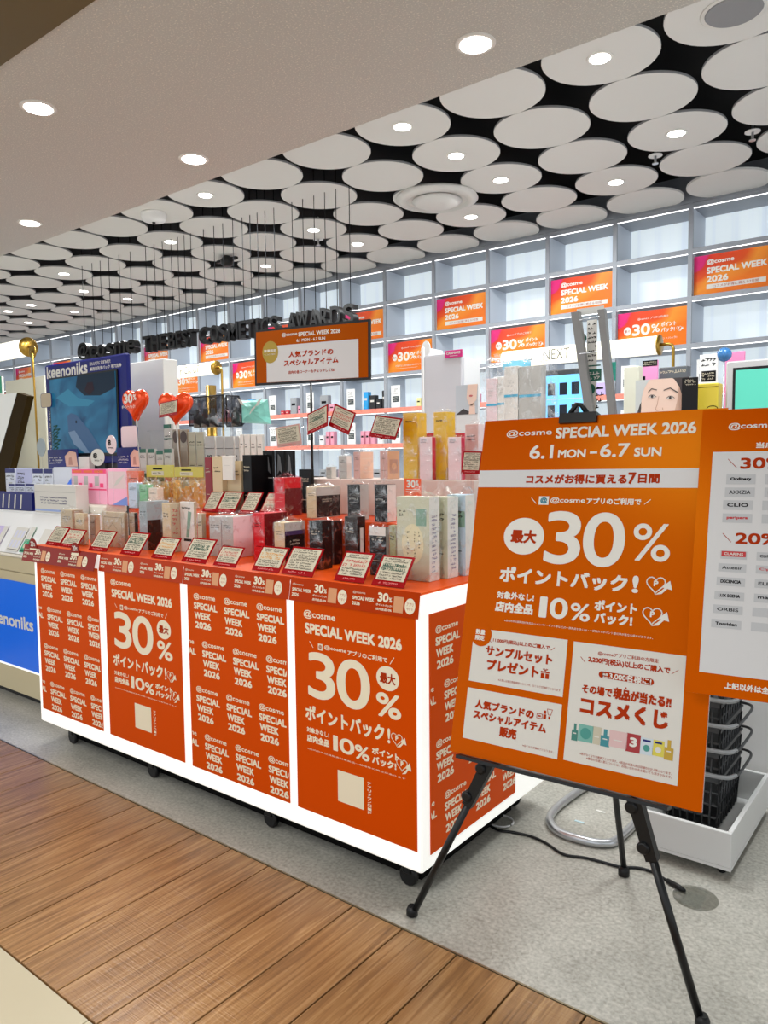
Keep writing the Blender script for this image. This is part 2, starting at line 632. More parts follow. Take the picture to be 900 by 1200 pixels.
def stone_mat():
    m = bpy.data.materials.new('stone floor')
    m.use_nodes = True
    nt = m.node_tree
    b = nt.nodes['Principled BSDF']
    tc = nt.nodes.new('ShaderNodeTexCoord')
    n = nt.nodes.new('ShaderNodeTexNoise'); n.inputs['Scale'].default_value = 2.2; n.inputs['Detail'].default_value = 10; n.inputs['Roughness'].default_value = 0.7
    n2 = nt.nodes.new('ShaderNodeTexNoise'); n2.inputs['Scale'].default_value = 80; n2.inputs['Detail'].default_value = 8
    n3 = nt.nodes.new('ShaderNodeTexNoise'); n3.inputs['Scale'].default_value = 1.3; n3.inputs['Distortion'].default_value = 3; n3.inputs['Detail'].default_value = 4
    for q in (n, n2, n3): nt.links.new(tc.outputs['Object'], q.inputs['Vector'])
    a = nt.nodes.new('ShaderNodeMath'); a.operation = 'MULTIPLY_ADD'; a.inputs[1].default_value = 0.55
    nt.links.new(n2.outputs['Fac'], a.inputs[0])
    h = nt.nodes.new('ShaderNodeMath'); h.operation = 'MULTIPLY'; h.inputs[1].default_value = 0.5
    nt.links.new(n.outputs['Fac'], h.inputs[0]); nt.links.new(h.outputs[0], a.inputs[2])
    cr = nt.nodes.new('ShaderNodeValToRGB')
    cr.color_ramp.elements[0].position = 0.30; cr.color_ramp.elements[0].color = (*lin(122, 119, 110), 1)
    cr.color_ramp.elements[1].position = 0.74; cr.color_ramp.elements[1].color = (*lin(206, 203, 193), 1)
    nt.links.new(a.outputs[0], cr.inputs[0])
    cr3 = nt.nodes.new('ShaderNodeValToRGB')
    cr3.color_ramp.elements[0].position = 0.49; cr3.color_ramp.elements[0].color = (1, 1, 1, 1)
    e = cr3.color_ramp.elements.new(0.5); e.color = (0.6, 0.58, 0.54, 1)
    cr3.color_ramp.elements[-1].position = 0.51; cr3.color_ramp.elements[-1].color = (1, 1, 1, 1)
    nt.links.new(n3.outputs['Fac'], cr3.inputs[0])
    mx = nt.nodes.new('ShaderNodeMix'); mx.data_type = 'RGBA'; mx.blend_type = 'MULTIPLY'; mx.inputs['Factor'].default_value = 0.35
    nt.links.new(cr.outputs[0], mx.inputs['A']); nt.links.new(cr3.outputs[0], mx.inputs['B'])
    nt.links.new(mx.outputs['Result'], b.inputs['Base Color'])
    b.inputs['Roughness'].default_value = 0.36
    bp = nt.nodes.new('ShaderNodeBump'); bp.inputs['Strength'].default_value = 0.12; bp.inputs['Distance'].default_value = 0.002
    nt.links.new(n2.outputs['Fac'], bp.inputs['Height']); nt.links.new(bp.outputs[0], b.inputs['Normal'])
    return m


YW0, YW1 = 1.012, 1.832        # wooden strip runs between these
M_grout = mat('dark grout', lin(44, 34, 26), 0.8)
floor = struct('floor', MB().box((-16, -3, -0.06), (4, 7.2, -0.012), M_grout))
stone = MB()
stone.box((-16, YW1 + 0.006, -0.03), (4, 7.2, 0.0), stone_mat())
st = stone.build('stone_paving', floor)
M_wood = wood_mat()
pl = MB().box((0.002, YW0 + 0.003, -0.011), (0.2018, YW1 - 0.003, 0.0), M_wood, 0.0015)
first = None
PX0 = -1.991
for k in range(-19, 14):
    if first is None:
        first = pl.build('plank', floor)
        o = first
    else:
        o = first.copy()
        COL.objects.link(o)
    o.location.x = PX0 + 0.2048 * k
M_cream_tile = mat('polished cream tile', lin(196, 186, 160), 0.12, noise=(3, 0.05))
tl = MB().box((0, 0, -0.011), (0.597, 0.597, 0.0), M_cream_tile, 0.001)
first = None
for i in range(-8, 4):
    for j in range(0, 3):
        if first is None:
            first = tl.build('floor_tile', floor); o = first
        else:
            o = first.copy(); COL.objects.link(o)
        o.location = (-1.815 + 0.6 * i, YW0 - 0.6 - 0.6 * j, 0)
struct('trim_1', MB().box((-16, YW1 - 0.001, -0.01), (4, YW1 + 0.005, 0.0015), mat('brass floor trim', lin(150, 138, 112), 0.3, metal=0.8)))

# ------------------------------------------------------------------ setting: ceiling
ZS, ZC = 2.80, 3.45
k = (ZS - 1.5) / 1.2
YS1 = 2.175 * k
YS0 = 1.1625 * k


def plaster_mat():
    m = mat('sparkle plaster', lin(214, 212, 206), 0.75, bump=(260, 0.7, 0.004))
    nt = m.node_tree
    b = nt.nodes['Principled BSDF']
    tc = nt.nodes.new('ShaderNodeTexCoord')
    n = nt.nodes.new('ShaderNodeTexNoise'); n.inputs['Scale'].default_value = 170; n.inputs['Detail'].default_value = 2
    nt.links.new(tc.outputs['Object'], n.inputs['Vector'])
    cr = nt.nodes.new('ShaderNodeValToRGB')
    cr.color_ramp.elements[0].position = 0.55; cr.color_ramp.elements[0].color = (*lin(208, 206, 200), 1)
    cr.color_ramp.elements[1].position = 0.72; cr.color_ramp.elements[1].color = (*lin(250, 244, 232), 1)
    nt.links.new(n.outputs['Fac'], cr.inputs[0]); nt.links.new(cr.outputs[0], b.inputs['Base Color'])
    return m


soffit = struct('ceiling', MB().box((-16, YS0, ZS), (4, YS1, ZC + 0.3), plaster_mat()))
struct('trim_2', MB().box((-16, YS0 - 1.6, ZS - 0.005), (4, YS0 - 0.002, ZS + 0.3), mat('olive ceiling fascia', lin(104, 88, 44), 0.5)))
ceil = struct('ceiling', MB().box((-16, YS1 + 0.001, ZC + 0.2), (4, 7.2, ZC + 0.29), mat('black ceiling void', lin(9, 9, 10), 0.8)))
YWALL = 6.2
kc = 1.3
DX, DY = 0.466 * kc, 0.4375 * kc
M_disc = mat('white ceiling disc', lin(232, 230, 226), 0.7)
M_rim = mat('grey disc rim', lin(150, 150, 152), 0.6)
rad = 0.284


def disc_xy(i, j):
    return (-2.10 * kc + 0.012 * j + DX * i, 2.851 * kc + DY * j)


prof = [(rad - 0.004, 0.0), (rad, 0.003), (rad, 0.016)]
first = None
for j in range(0, 5):
    for i in range(-19, 6):
        x, y = disc_xy(i, j)
        if j == 4:
            mb = MB()
            n = 40
            P = []
            for q in range(n):
                a = 2 * math.pi * q / n
                P.append((x + rad * math.cos(a), min(y + rad * math.sin(a), YWALL - 0.004), ZC))
            mb.slab([(p[0], p[1], ZC) for p in P[::-1]], (0, 0, -1), 0.016, M_disc)
            mb.build('ceiling_disc', ceil)
            continue
        if first is None:
            mb = MB().lathe((0, 0, 0), prof, M_disc, 48, smooth=False)
            for q in range(48, 96): mb.m[q] = mb.mi(M_rim)
            first = mb.build('ceiling_disc', ceil)
            o = first
        else:
            o = first.copy(); COL.objects.link(o)
        o.location = (x, y, ZC)


def place(px, py, Z):
    p = onz(px, py, Z)
    return p


M_lens = mat('downlight lens', (1, 1, 1), 0.4, em=9.0, emcol=(1, 0.97, 0.92))
M_trimw = mat('downlight trim', lin(230, 228, 222), 0.3)


def downlight(x, y, z, r, label, group, energy, base=None):
    if base is None:
        t = thing('downlight', label, 'ceiling light', (x, y, z), group)
        MB().lathe((0, 0, 0), [(r, -0.004), (r * 1.05, -0.001), (r * 1.05, 0.0), (r * .86, 0.0), (r * .84, -0.003)][::-1], M_trimw, 28).build('trim_ring', t, True)
        MB().lathe((0, 0, 0), [(r * 0.8, -0.0055), (r * 0.8, -0.002)], M_lens, 24, smooth=False).build('lens', t, True)
    else:
        t = base.copy(); COL.objects.link(t)
        t.location = (x, y, z)
        t['label'] = label; t['group'] = group
        for ch in base.children:
            if ch.type == 'MESH':
                c = ch.copy(); COL.objects.link(c); c.parent = t
    if energy:
        lamp('lamp', 'SPOT', (x, y, z - 0.02), energy, (1, 0.96, 0.9), 0.05, spot=130, parent=t)
    return t


LDISC = [(706, 66), (804, 153), (735, 210), (469, 149), (538, 182), (595, 210), (563, 251), (374, 267), (429, 283), (321, 309),
         (237, 230), (202, 283), (78, 320), (104, 340), (160, 347), (42, 355), (15, 363), (97, 362), (42, 375)]
cells = []
for px, py in LDISC:
    p = onz(px, py, ZC)
    j = round((p[1] - 2.851 * kc) / DY); j = max(0, min(3, j))
    i = round((p[0] + 2.10 * kc - 0.012 * j) / DX)
    if (i, j) not in cells: cells.append((i, j))
ORD = ['first', 'second', 'third', 'fourth', 'fifth', 'sixth', 'seventh', 'eighth', 'ninth', 'tenth', 'eleventh', 'twelfth', 'thirteenth', 'fourteenth',
       'fifteenth', 'sixteenth', 'seventeenth', 'eighteenth', 'nineteenth', 'twentieth']
ROWN = ['row nearest the soffit', 'second row from soffit', 'third row from soffit', 'fourth row from soffit']
base = None
cells.sort(key=lambda c: (c[1], -c[0]))
cnt = {}
for i, j in cells:
    n = cnt.get(j, 0); cnt[j] = n + 1
    x, y = disc_xy(i, j)
    d = downlight(x, y, ZC - 0.0005, 0.062, 'lit downlight in a disc, %s from the right in the %s' % (ORD[n], ROWN[j]),
                  'downlights in the ceiling discs', 7 if i > -9 else 0, base)
    base = base or d
SL = [((45, 126), 'lit downlight in the beige plaster soffit, leftmost one high in the corner'), ((227, 186), 'lit downlight in the beige plaster soffit, middle one near the disc edge'),
      ((557, 51), 'large lit downlight in the beige plaster soffit at top centre'), ((35, 261), 'lit downlight in the beige plaster soffit, lowest one by the left picture edge')]
for (px, py), lb in SL:
    p = onz(px, py, ZS)
    downlight(p[0], p[1], ZS - 0.0005, 0.075, lb, 'downlights in the plaster soffit', 10, base)

# round diffuser vent replacing a disc, speaker, detectors, sprinklers
p = onz(512, 231, ZC)
t = thing('air_vent', 'round stepped white air diffuser between the ceiling discs', 'vent', (p[0], p[1], ZC))
MB().lathe((0, 0, 0), [(0.30, 0.0), (0.31, -0.02), (0.24, -0.045), (0.235, -0.02)][::-1], M_disc, 40).build('outer_ring', t, True)
MB().lathe((0, 0, 0), [(0.16, -0.02), (0.19, -0.035), (0.15, -0.055), (0.05, -0.06)][::-1], M_disc, 40).build('inner_cone', t, True)
p = onz(860, 13, ZC)
t = thing('ceiling_speaker', 'round grey mesh speaker set in the white disc at top right', 'speaker', (p[0], p[1], ZC))
MB().lathe((0, 0, 0), [(0.135, -0.004), (0.14, -0.001)], M_trimw, 36).build('trim_ring', t, True)
MB().lathe((0, 0, 0), [(0.115, -0.009), (0.12, -0.004)], mat('speaker mesh', lin(150, 150, 152), 0.6, bump=(400, 0.8, 0.003)), 36).build('grille', t, True)
p = onz(180, 250, ZC)
t = thing('smoke_detector', 'white domed detector on the ceiling disc beside the soffit', 'detector', (p[0], p[1], ZC))
MB().lathe((0, 0, 0), [(0.03, -0.07), (0.085, -0.06), (0.1, -0.02), (0.1, 0.0)], M_white, 28).build('housing', t, True)
MB().lathe((0, 0, 0), [(0.012, -0.08), (0.014, -0.07)], M_black, 12).build('sensor', t, True)
p = onz(266, 300, ZC)
t = thing('camera_dome', 'black security camera hanging from a ceiling disc left of centre', 'camera', (p[0], p[1], ZC))
MB().lathe((0, 0, 0), [(0.03, -0.1), (0.06, -0.08), (0.065, -0.04), (0.03, 0.0)], M_black, 20).build('dome', t, True)
MB().box((-0.14, -0.02, -0.05), (0.14, 0.02, -0.025), M_black, 0.004).build('bracket', t, True)
for (px, py), lb in (((768, 183), 'small chrome sprinkler head between the discs at upper right'), ((882, 155), 'small chrome sprinkler head at the right picture edge'),
                     ((373, 281), 'small chrome sprinkler head between the discs near the middle')):
    p = onz(px, py, ZC)
    t = thing('sprinkler_head', lb, 'sprinkler', (p[0], p[1], ZC))
    MB().lathe((0, 0, 0), [(0.02, -0.05), (0.02, -0.045), (0.008, -0.04), (0.008, 0.2)], M_steel, 12).build('nozzle', t, True)
    MB().lathe((0, 0, 0), [(0.045, 0.0), (0.045, 0.006)], M_white, 18).build('escutcheon', t, True)

# ------------------------------------------------------------------ setting: shelf wall
PITCH = 0.605
XD0 = -1.792                     # centre of the divider right of column 0
ZROW = [3.42, 3.075, 2.71, 2.345, 1.975, 1.61, 1.25, 0.9, 0.5, 0.08]
DEP = 0.34
XR, XL = XD0 + 3 * PITCH, XD0 - 21 * PITCH
M_cell = mat('cell side', lin(206, 212, 222), 0.5)


def pane_mat():
    m = mat('backlit cell pane', (0.8, 0.88, 0.95), 0.4)
    nt = m.node_tree
    b = nt.nodes['Principled BSDF']
    tc = nt.nodes.new('ShaderNodeTexCoord')
    mp = nt.nodes.new('ShaderNodeMapping'); mp.inputs['Scale'].default_value = (9, 1, 0.35)
    nt.links.new(tc.outputs['Object'], mp.inputs[0])
    n = nt.nodes.new('ShaderNodeTexNoise'); n.inputs['Scale'].default_value = 1; n.inputs['Detail'].default_value = 3
    nt.links.new(mp.outputs[0], n.inputs['Vector'])
    cr = nt.nodes.new('ShaderNodeValToRGB')
    cr.color_ramp.elements[0].position = 0.3; cr.color_ramp.elements[0].color = (*lin(190, 208, 230), 1)
    cr.color_ramp.elements[1].position = 0.55; cr.color_ramp.elements[1].color = (*lin(236, 248, 252), 1)
    nt.links.new(n.outputs['Fac'], cr.inputs[0])
    nt.links.new(cr.outputs[0], b.inputs['Emission Color'])
    b.inputs['Emission Strength'].default_value = 0.48
    b.inputs['Base Color'].default_value = (0.45, 0.5, 0.56, 1)
    return m


M_pane = pane_mat()
M_led = mat('led strip', (1, 1, 1), 0.4, em=1.6)
wall = struct('wall_back', MB().box((XL, YWALL + DEP + 0.01, 0), (XR, YWALL + DEP + 0.12, ZC + 0.2), mat('wall white', lin(200, 204, 210), 0.6)))
MB().box((XL, YWALL, 3.44), (XR, YWALL + DEP, ZC + 0.2), M_grey).build('shelf_header', wall)
for z in ZROW:
    MB().box((XL, YWALL, z - 0.018), (XR, YWALL + DEP, z + 0.018), M_grey, 0.002).build('shelf_board', wall)
dv = MB().box((-0.016, YWALL + 0.002, 0.0), (0.016, YWALL + DEP, 3.44), M_cell)
dv.box((-0.017, YWALL - 0.001, 0.0), (0.017, YWALL + 0.02, 3.44), M_grey)
base_d = None
for k in range(-3, 22):
    if base_d is None:
        base_d = dv.build('divider', wall); o = base_d
    else:
        o = base_d.copy(); COL.objects.link(o)
    o.location.x = XD0 - PITCH * k
pn = MB().box((-PITCH + 0.02, YWALL + DEP - 0.012, -0.155), (-0.02, YWALL + DEP, 0.155), M_pane)
ld = MB().box((-PITCH + 0.02, YWALL + 0.006, -0.005), (-0.02, YWALL + 0.016, 0.0), M_led)
bp_, bl_ = None, None
for r in range(0, 6):
    zt, zb = ZROW[r] - 0.018, ZROW[r + 1] + 0.018
    for k in range(-3, 21):
        if bp_ is None:
            bp_ = pn.build('pane', wall); o = bp_
            bl_ = ld.build('led_strip', wall); l = bl_
        else:
            o = bp_.copy(); COL.objects.link(o)
            l = bl_.copy(); COL.objects.link(l)
        o.location = (XD0 - PITCH * k, 0, (zt + zb) / 2)
        o.scale.z = (zt - zb) / 0.31
        l.location = (XD0 - PITCH * k, 0, zt)


def grad_mat():
    m = mat('orange gradient sign', (0.8, 0.2, 0.02), 0.4, spec=.2)
    nt = m.node_tree
    b = nt.nodes['Principled BSDF']
    tc = nt.nodes.new('ShaderNodeTexCoord')
    sp = nt.nodes.new('ShaderNodeSeparateXYZ')
    nt.links.new(tc.outputs['Generated'], sp.inputs[0])
    ad = nt.nodes.new('ShaderNodeMath'); ad.operation = 'SUBTRACT'
    nt.links.new(sp.outputs['X'], ad.inputs[0]); nt.links.new(sp.outputs['Z'], ad.inputs[1])
    n = nt.nodes.new('ShaderNodeTexNoise'); n.inputs['Scale'].default_value = 2.2; n.inputs['Detail'].default_value = 0
    nt.links.new(tc.outputs['Generated'], n.inputs['Vector'])
    m2 = nt.nodes.new('ShaderNodeMath'); m2.operation = 'MULTIPLY_ADD'; m2.inputs[1].default_value = 0.55
    nt.links.new(n.outputs['Fac'], m2.inputs[0]); nt.links.new(ad.outputs[0], m2.inputs[2])
    cr = nt.nodes.new('ShaderNodeValToRGB')
    el = cr.color_ramp.elements
    el[0].position = -0.0; el[0].color = (*lin(206, 36, 110), 1)
    el[1].position = 1.0; el[1].color = (*lin(226, 112, 22), 1)
    for p_, c_ in ((0.0, (200, 30, 112)), (0.06, (205, 52, 34)), (0.42, (214, 78, 24)), (0.62, (230, 140, 44))):
        e = el.new(p_); e.color = (*lin(*c_), 1)
    off = nt.nodes.new('ShaderNodeMath'); off.operation = 'ADD'; off.inputs[1].default_value = 0.45
    nt.links.new(m2.outputs[0], off.inputs[0])
    nt.links.new(off.outputs[0], cr.inputs[0])
    nt.links.new(cr.outputs[0], b.inputs['Base Color'])
    nt.links.new(cr.outputs[0], b.inputs['Emission Color'])
    b.inputs['Emission Strength'].default_value = 0.0
    return m


M_grad = grad_mat()
sA = sB = None


def wall_sign(kcol, r, kind, label, group):
    x1 = XD0 - PITCH * kcol - 0.022
    x0 = x1 - PITCH + 0.044
    z1, z0 = ZROW[r] - 0.045, ZROW[r + 1] + 0.02
    Y = YWALL + 0.03
    t = thing('wall_sign', label, 'sign', (x0, Y, z0), group)
    MB().box((x0, Y, z0), (x1, Y + 0.012, z1), M_grad).build('sign_board', t)
    p = Print((x0, Y, z0), (1, 0, 0), (0, 0, 1), 0.001)
    w, h = x1 - x0, z1 - z0
    if kind == 'A':
        p.text('@cosme', w * .17, h * .74, w * .52, h * .88, M_white_ink, 1, .03)
        p.text('SPECIAL WEEK', w * .17, h * .52, w * .93, h * .68, M_white_ink, 1, .05)
        p.text('2026', w * .17, h * .30, w * .45, h * .46, M_white_ink, 1, .05)
        p.rect(w * .17, h * .13, w * .92, h * .25, M_paper, 1)
        p.text('コスメがお得に買える7日間', w * .26, h * .155, w * .83, h * .225, M_or_ink, 2)
    else:
        p.text('@cosmeアプリのご利用で', w * .3, h * .76, w * .74, h * .83, M_white_ink, 1)
        p.ell(w * .15, h * .5, w * .055, h * .115, M_white_ink, 1)
        p.text('最大', w * .11, h * .46, w * .19, h * .54, M_or_ink, 2)
        p.text('30', w * .22, h * .36, w * .48, h * .66, M_white_ink, 1, .04)
        p.text('%', w * .5, h * .4, w * .62, h * .62, M_white_ink, 1, .02)
        p.text('ポイント', w * .64, h * .53, w * .85, h * .65, M_white_ink, 1, .03)
        p.text('バック!', w * .64, h * .38, w * .83, h * .5, M_white_ink, 1, .03)
        p.heart_arrow(w * .85, h * .36, w * .95, h * .5, M_white_ink, 1)
        p.text('対象外なし!店内全品10%ポイントバック!', w * .16, h * .18, w * .86, h * .25, M_white_ink, 1)
        p.rect(w * .16, h * .115, w * .66, h * .122, M_white_ink, 1)
    p.build('lettering', t)
    return t


for k in range(-1, 19):
    odd = k % 2 != 0
    r, kd = (1, 'A') if odd else (2, 'B')
    n = (k + 1) // 2 if odd else k // 2
    lb = ('orange year sign in the upper sign row of the wall, %s from the right' if odd else
          'orange 30 percent sign in the lower sign row of the wall, %s from the right') % ORD[n]
    wall_sign(k, r, kd, lb, 'orange signs in the wall cells')

# goods in the lower cells of the wall
PC = {'pink': lin(224, 150, 170), 'blk': lin(22, 22, 26), 'cyan': lin(30, 150, 215), 'wht': lin(228, 228, 228), 'teal': lin(80, 170, 160),
      'red': lin(200, 50, 60), 'yel': lin(222, 214, 150), 'gry': lin(150, 152, 156), 'blu': lin(60, 110, 160), 'lil': lin(190, 170, 220), 'grn': lin(120, 160, 110)}
CW = {'pink': 'pink', 'blk': 'black', 'cyan': 'bright blue', 'wht': 'white', 'teal': 'teal', 'red': 'red', 'yel': 'pale yellow', 'gry': 'grey', 'blu': 'slate blue',
      'lil': 'lilac', 'grn': 'green'}
RN = {3: 'upper', 4: 'middle', 5: 'lower'}
GOODS = {
    (4, 3): [('yel', .34, .05, .10), ('yel', .42, .05, .10), ('grn', .5, .05, .1)],
    (5, 3): [('blk', .33, .08, .16), ('blk', .42, .06, .12), ('cyan', .25, .06, .20), ('blk', .50, .05, .2)],
    (6, 3): [('pink', .36, .07, .1), ('gry', .22, .12, .2)],
    (7, 3): [('red', .2, .05, .06), ('red', .28, .05, .06), ('gry', .36, .1, .2), ('pink', .48, .05, .1)],
    (8, 3): [('cyan', .24, .09, .22), ('gry', .4, .12, .13)],
    (3, 3): [('wht', .3, .06, .12), ('pink', .4, .06, .1)],
    (2, 3): [('gry', .2, .1, .14), ('wht', .4, .1, .16)],
    (1, 3): [('wht', .2, .1, .14), ('lil', .4, .1, .12)],
    (0, 3): [('pink', .18, .09, .18), ('blk', .32, .2, .12)],
    (4, 4): [('blk', .2, .07, .1), ('wht', .3, .07, .1), ('blk', .42, .07, .08)],
    (5, 4): [('pink', .2, .05, .15), ('pink', .27, .05, .15), ('pink', .34, .05, .15), ('wht', .44, .08, .1)],
    (6, 4): [('wht', .2, .07, .12), ('pink', .3, .05, .16), ('pink', .37, .05, .16)],
    (7, 4): [('wht', .22, .1, .14), ('gry', .36, .1, .12)],
    (8, 4): [('teal', .25, .1, .12), ('wht', .4, .08, .14)],
    (5, 5): [('gry', .2, .12, .1), ('gry', .36, .12, .1)],
    (6, 5): [('gry', .2, .1, .1), ('gry', .33, .1, .1), ('pink', .48, .06, .1)],
    (3, 4): [('wht', .2, .1, .12)], (9, 3): [('wht', .3, .1, .14), ('pink', .42, .07, .12)], (10, 3): [('gry', .3, .14, .14)],
    (11, 3): [('wht', .3, .1, .16)], (12, 3): [('pink', .3, .1, .1)],
}
for (k, r), L in GOODS.items():
    xl = XD0 - PITCH * (k + 1) + 0.02
    zb = ZROW[r + 1] + 0.0185
    for n, (c, dx, w, h) in enumerate(L):
        m = mat('pack ' + c, PC[c], 0.4, em=0.05)
        Y = YWALL + 0.05
        t = thing('boxed_product', '%s box, %s from left, in the %s goods row, wall column %s from right' % (CW[c], ORD[n], RN[r], ORD[k + 1]), 'box',
                  (xl + dx, Y, zb), 'boxed goods in the wall cells')
        MB().box((xl + dx, Y, zb), (xl + dx + w, Y + 0.06, zb + h), m, 0.003).build('carton', t)
        p = Print((xl + dx, Y, zb), (1, 0, 0), (0, 0, 1), 0.0008)
        p.rect(w * .2, h * .55, w * .8, h * .68, M_paper if c in ('blk', 'red', 'cyan', 'blu') else M_ink, 1)
        p.build('print', t)
for r in (3, 4):
    for k in range(-1, 11):
        xl = XD0 - PITCH * (k + 1) + 0.02
        zb = ZROW[r + 1] + 0.0185
        Y = YWALL + 0.02
        t = thing('info_card', 'white info card in the %s goods row, wall column %s from right' % (RN[r], ORD[k + 1]), 'card', (xl + .04, Y, zb),
                  'info cards in the wall cells')
        MB().box((xl + 0.04, Y, zb), (xl + 0.155, Y + 0.004, zb + 0.24), M_white).build('card', t)
        p = Print((xl + 0.04, Y, zb), (1, 0, 0), (0, 0, 1), 0.0008)
        p.rect(.018, .07, .098, .13, mat('dark label', lin(44, 58, 62), .5), 1)
        p.scribble(.022, .078, .094, .122, 3, M_paper, 2, seed=k + 9)
        p.scribble(.02, .15, .095, .215, 3, mat('grey ink', lin(130, 130, 130), .5), 1, seed=k)
        p.build('print', t)
M_pstrip = mat('salmon price strip', lin(222, 130, 112), 0.5, em=0.08, noise=(30, 0.35))
for z in (1.975, 1.61, 1.25):
    MB().box((XL, YWALL - 0.006, z - 0.016), (XR, YWALL - 0.0005, z + 0.03), M_pstrip).build('price_strip', wall)

# ------------------------------------------------------------------ the glowing display counter
CX0, CX1, CY0, CY1, CZ0, CZ1 = -3.87, -1.385, 1.953, 2.885, 0.12, 1.055
ctr = thing('display_counter', 'long backlit white display counter covered with orange sale posters, on casters', 'counter', ((CX0 + CX1) / 2, (CY0 + CY1) / 2, 0))
MB().box((CX0, CY0, CZ0), (CX1, CY1, CZ1 - 0.004), M_lit, 0.006).build('light_box', ctr)
MB().box((CX0 + .02, CY0 + .02, CZ0 - 0.012), (CX1 - .02, CY1 - .02, CZ0 - 0.0005), mat('base board', lin(120, 116, 108), .5)).build('base_board', ctr)
MB().box((CX0, CY0 + .004, CZ1 - .0035), (CX1 - .002, CY1, CZ1 + .004), M_or_top, 0.002).build('table_cover', ctr)
MB().box((CX1 + .0005, CY0 + 0.004, .985), (CX1 + .0022, CY1, 1.052), M_lit).build('side_band', ctr)
MB().box((CX0 + .1, CY0 + .135, .004), (CX1 - .1, CY1 - .135, CZ0 - .0125), mat('under counter shade', lin(12, 11, 10), .7, spec=.1)).build('under_shade', ctr)  # black block added to stand in for the shade under the counter
for cx in (CX0 + .16, -3.0, -2.2, CX1 - .12):
    for cy in (CY0 + .09, CY1 - .09):
        mb = MB()
        mb.lathe((cx, cy - .012, .037), [(.030, 0), (.036, .004), (.036, .02), (.030, .024)], M_black, 18, 'y')
        mb.box((cx - .018, cy - .02, .05), (cx + .018, cy + .02, .108), M_black, .004)
        c = mb.build('caster', ctr)
        MB().box((cx - .03, cy - .03, .1), (cx + .03, cy + .03, .1075), M_steel).build('mounting_plate', c)
POST = [(-3.835, -3.262), (-3.203, -2.632), (-2.580, -1.994), (-1.952, -1.402)]
PZ0, PZ1 = 0.193, 0.985


def poster(x0, x1, kind):
    o = MB().box((x0, CY0 - .0035, PZ0), (x1, CY0 - .0008, PZ1), M_or_lit).build('poster', ctr)
    p = Print((x0, CY0 - .0035, PZ0), (1, 0, 0), (0, 0, 1), .0006)
    w, h = x1 - x0, PZ1 - PZ0
    if kind == 'pattern':
        p.clip = (0.003, .003, w - .003, h - .003)
        for r in range(4):
            sh = 0.03 if r % 2 == 0 else -0.115
            for c in range(5):
                cosme_block(p, w * .02 + sh + c * .192, h - .04 - r * .197, .15, M_cream)
        p.clip = None
    else:
        q = lambda a, b, c, d, t, bo, m=M_cream, l=1: p.text(t, a * w, h - d * h, c * w, h - b * h, m, l, bo)
        q(.09, .045, .37, .085, '@cosme', .02)
        q(.10, .105, .90, .155, 'SPECIAL WEEK 2026', .05)
        p.rect(.215 * w, h - .222 * h, .255 * w, h - .192 * h, M_cream)
        q(.222, .197, .248, .217, '@', .02, M_or_ink, 2)
        q(.27, .193, .46, .215, '@cosme', .02)
        q(.47, .195, .79, .218, 'アプリのご利用で', .03)
        p.line([(.14 * w, h - .19 * h), (.17 * w, h - .215 * h)], .0025, M_cream)
        p.line([(.81 * w, h - .22 * h), (.84 * w, h - .19 * h)], .0025, M_cream)
        q(.12, .235, .36, .45, '3', .02)
        q(.375, .235, .65, .455, '0', .02)
        p.ell(.79 * w, h - .285 * h, .088 * w, .053 * h, M_cream, 1)
        q(.73, .262, .85, .308, '最大', .03, M_or_ink, 2)
        q(.70, .35, .89, .455, '%', .03)
        q(.09, .49, .76, .565, 'ポイントバック', .035)
        q(.785, .50, .805, .565, '!', .03)
        p.heart_arrow(.81 * w, h - .57 * h, .93 * w, h - .51 * h, M_cream)
        q(.10, .595, .30, .62, '対象外なし!', .03)
        q(.10, .63, .30, .665, '店内全品', .05)
        q(.335, .60, .375, .67, '1', .03); q(.39, .60, .515, .67, '0', .03)
        q(.52, .61, .64, .675, '%', .03)
        q(.66, .60, .875, .632, 'ポイント', .05)
        q(.66, .64, .85, .675, 'バック!', .05)
        p.heart_arrow(.85 * w, h - .68 * h, .965 * w, h - .61 * h, M_cream)
        q(.10, .695, .92, .703, '※店内外の社員販売対象商品一部除外の場合があります', .0)
        p.rect(.37 * w, h - .90 * h, .59 * w, h - .755 * h, M_cream)
        for i, ch in enumerate('アプリダウンロード'):
            q(.62, .765 + i * .0165, .65, .778 + i * .0165, ch, .03)
    p.build('lettering', o)
    return o


for (x0, x1), kd in zip(POST, ('pattern', 'big', 'pattern', 'big')):
    o = poster(x0, x1, kd)
# poster on the right end of the counter
yb0, yb1 = 2.0, 2.592
o = MB().box((CX1 + .0008, yb0, .168), (CX1 + .0035, yb1, .984), M_or_lit).build('poster', ctr)
p = Print((CX1 + .0035, yb0, .168), (0, 1, 0), (0, 0, 1), .0006)
p.clip = (.003, .003, yb1 - yb0 - .003, .813)
for r in range(4):
    sh = 0.035 if r % 2 == 0 else -.115
    for c in range(5):
        cosme_block(p, sh + c * .2, .816 - .045 - r * .195, .15, M_cream)
p.build('lettering', o)
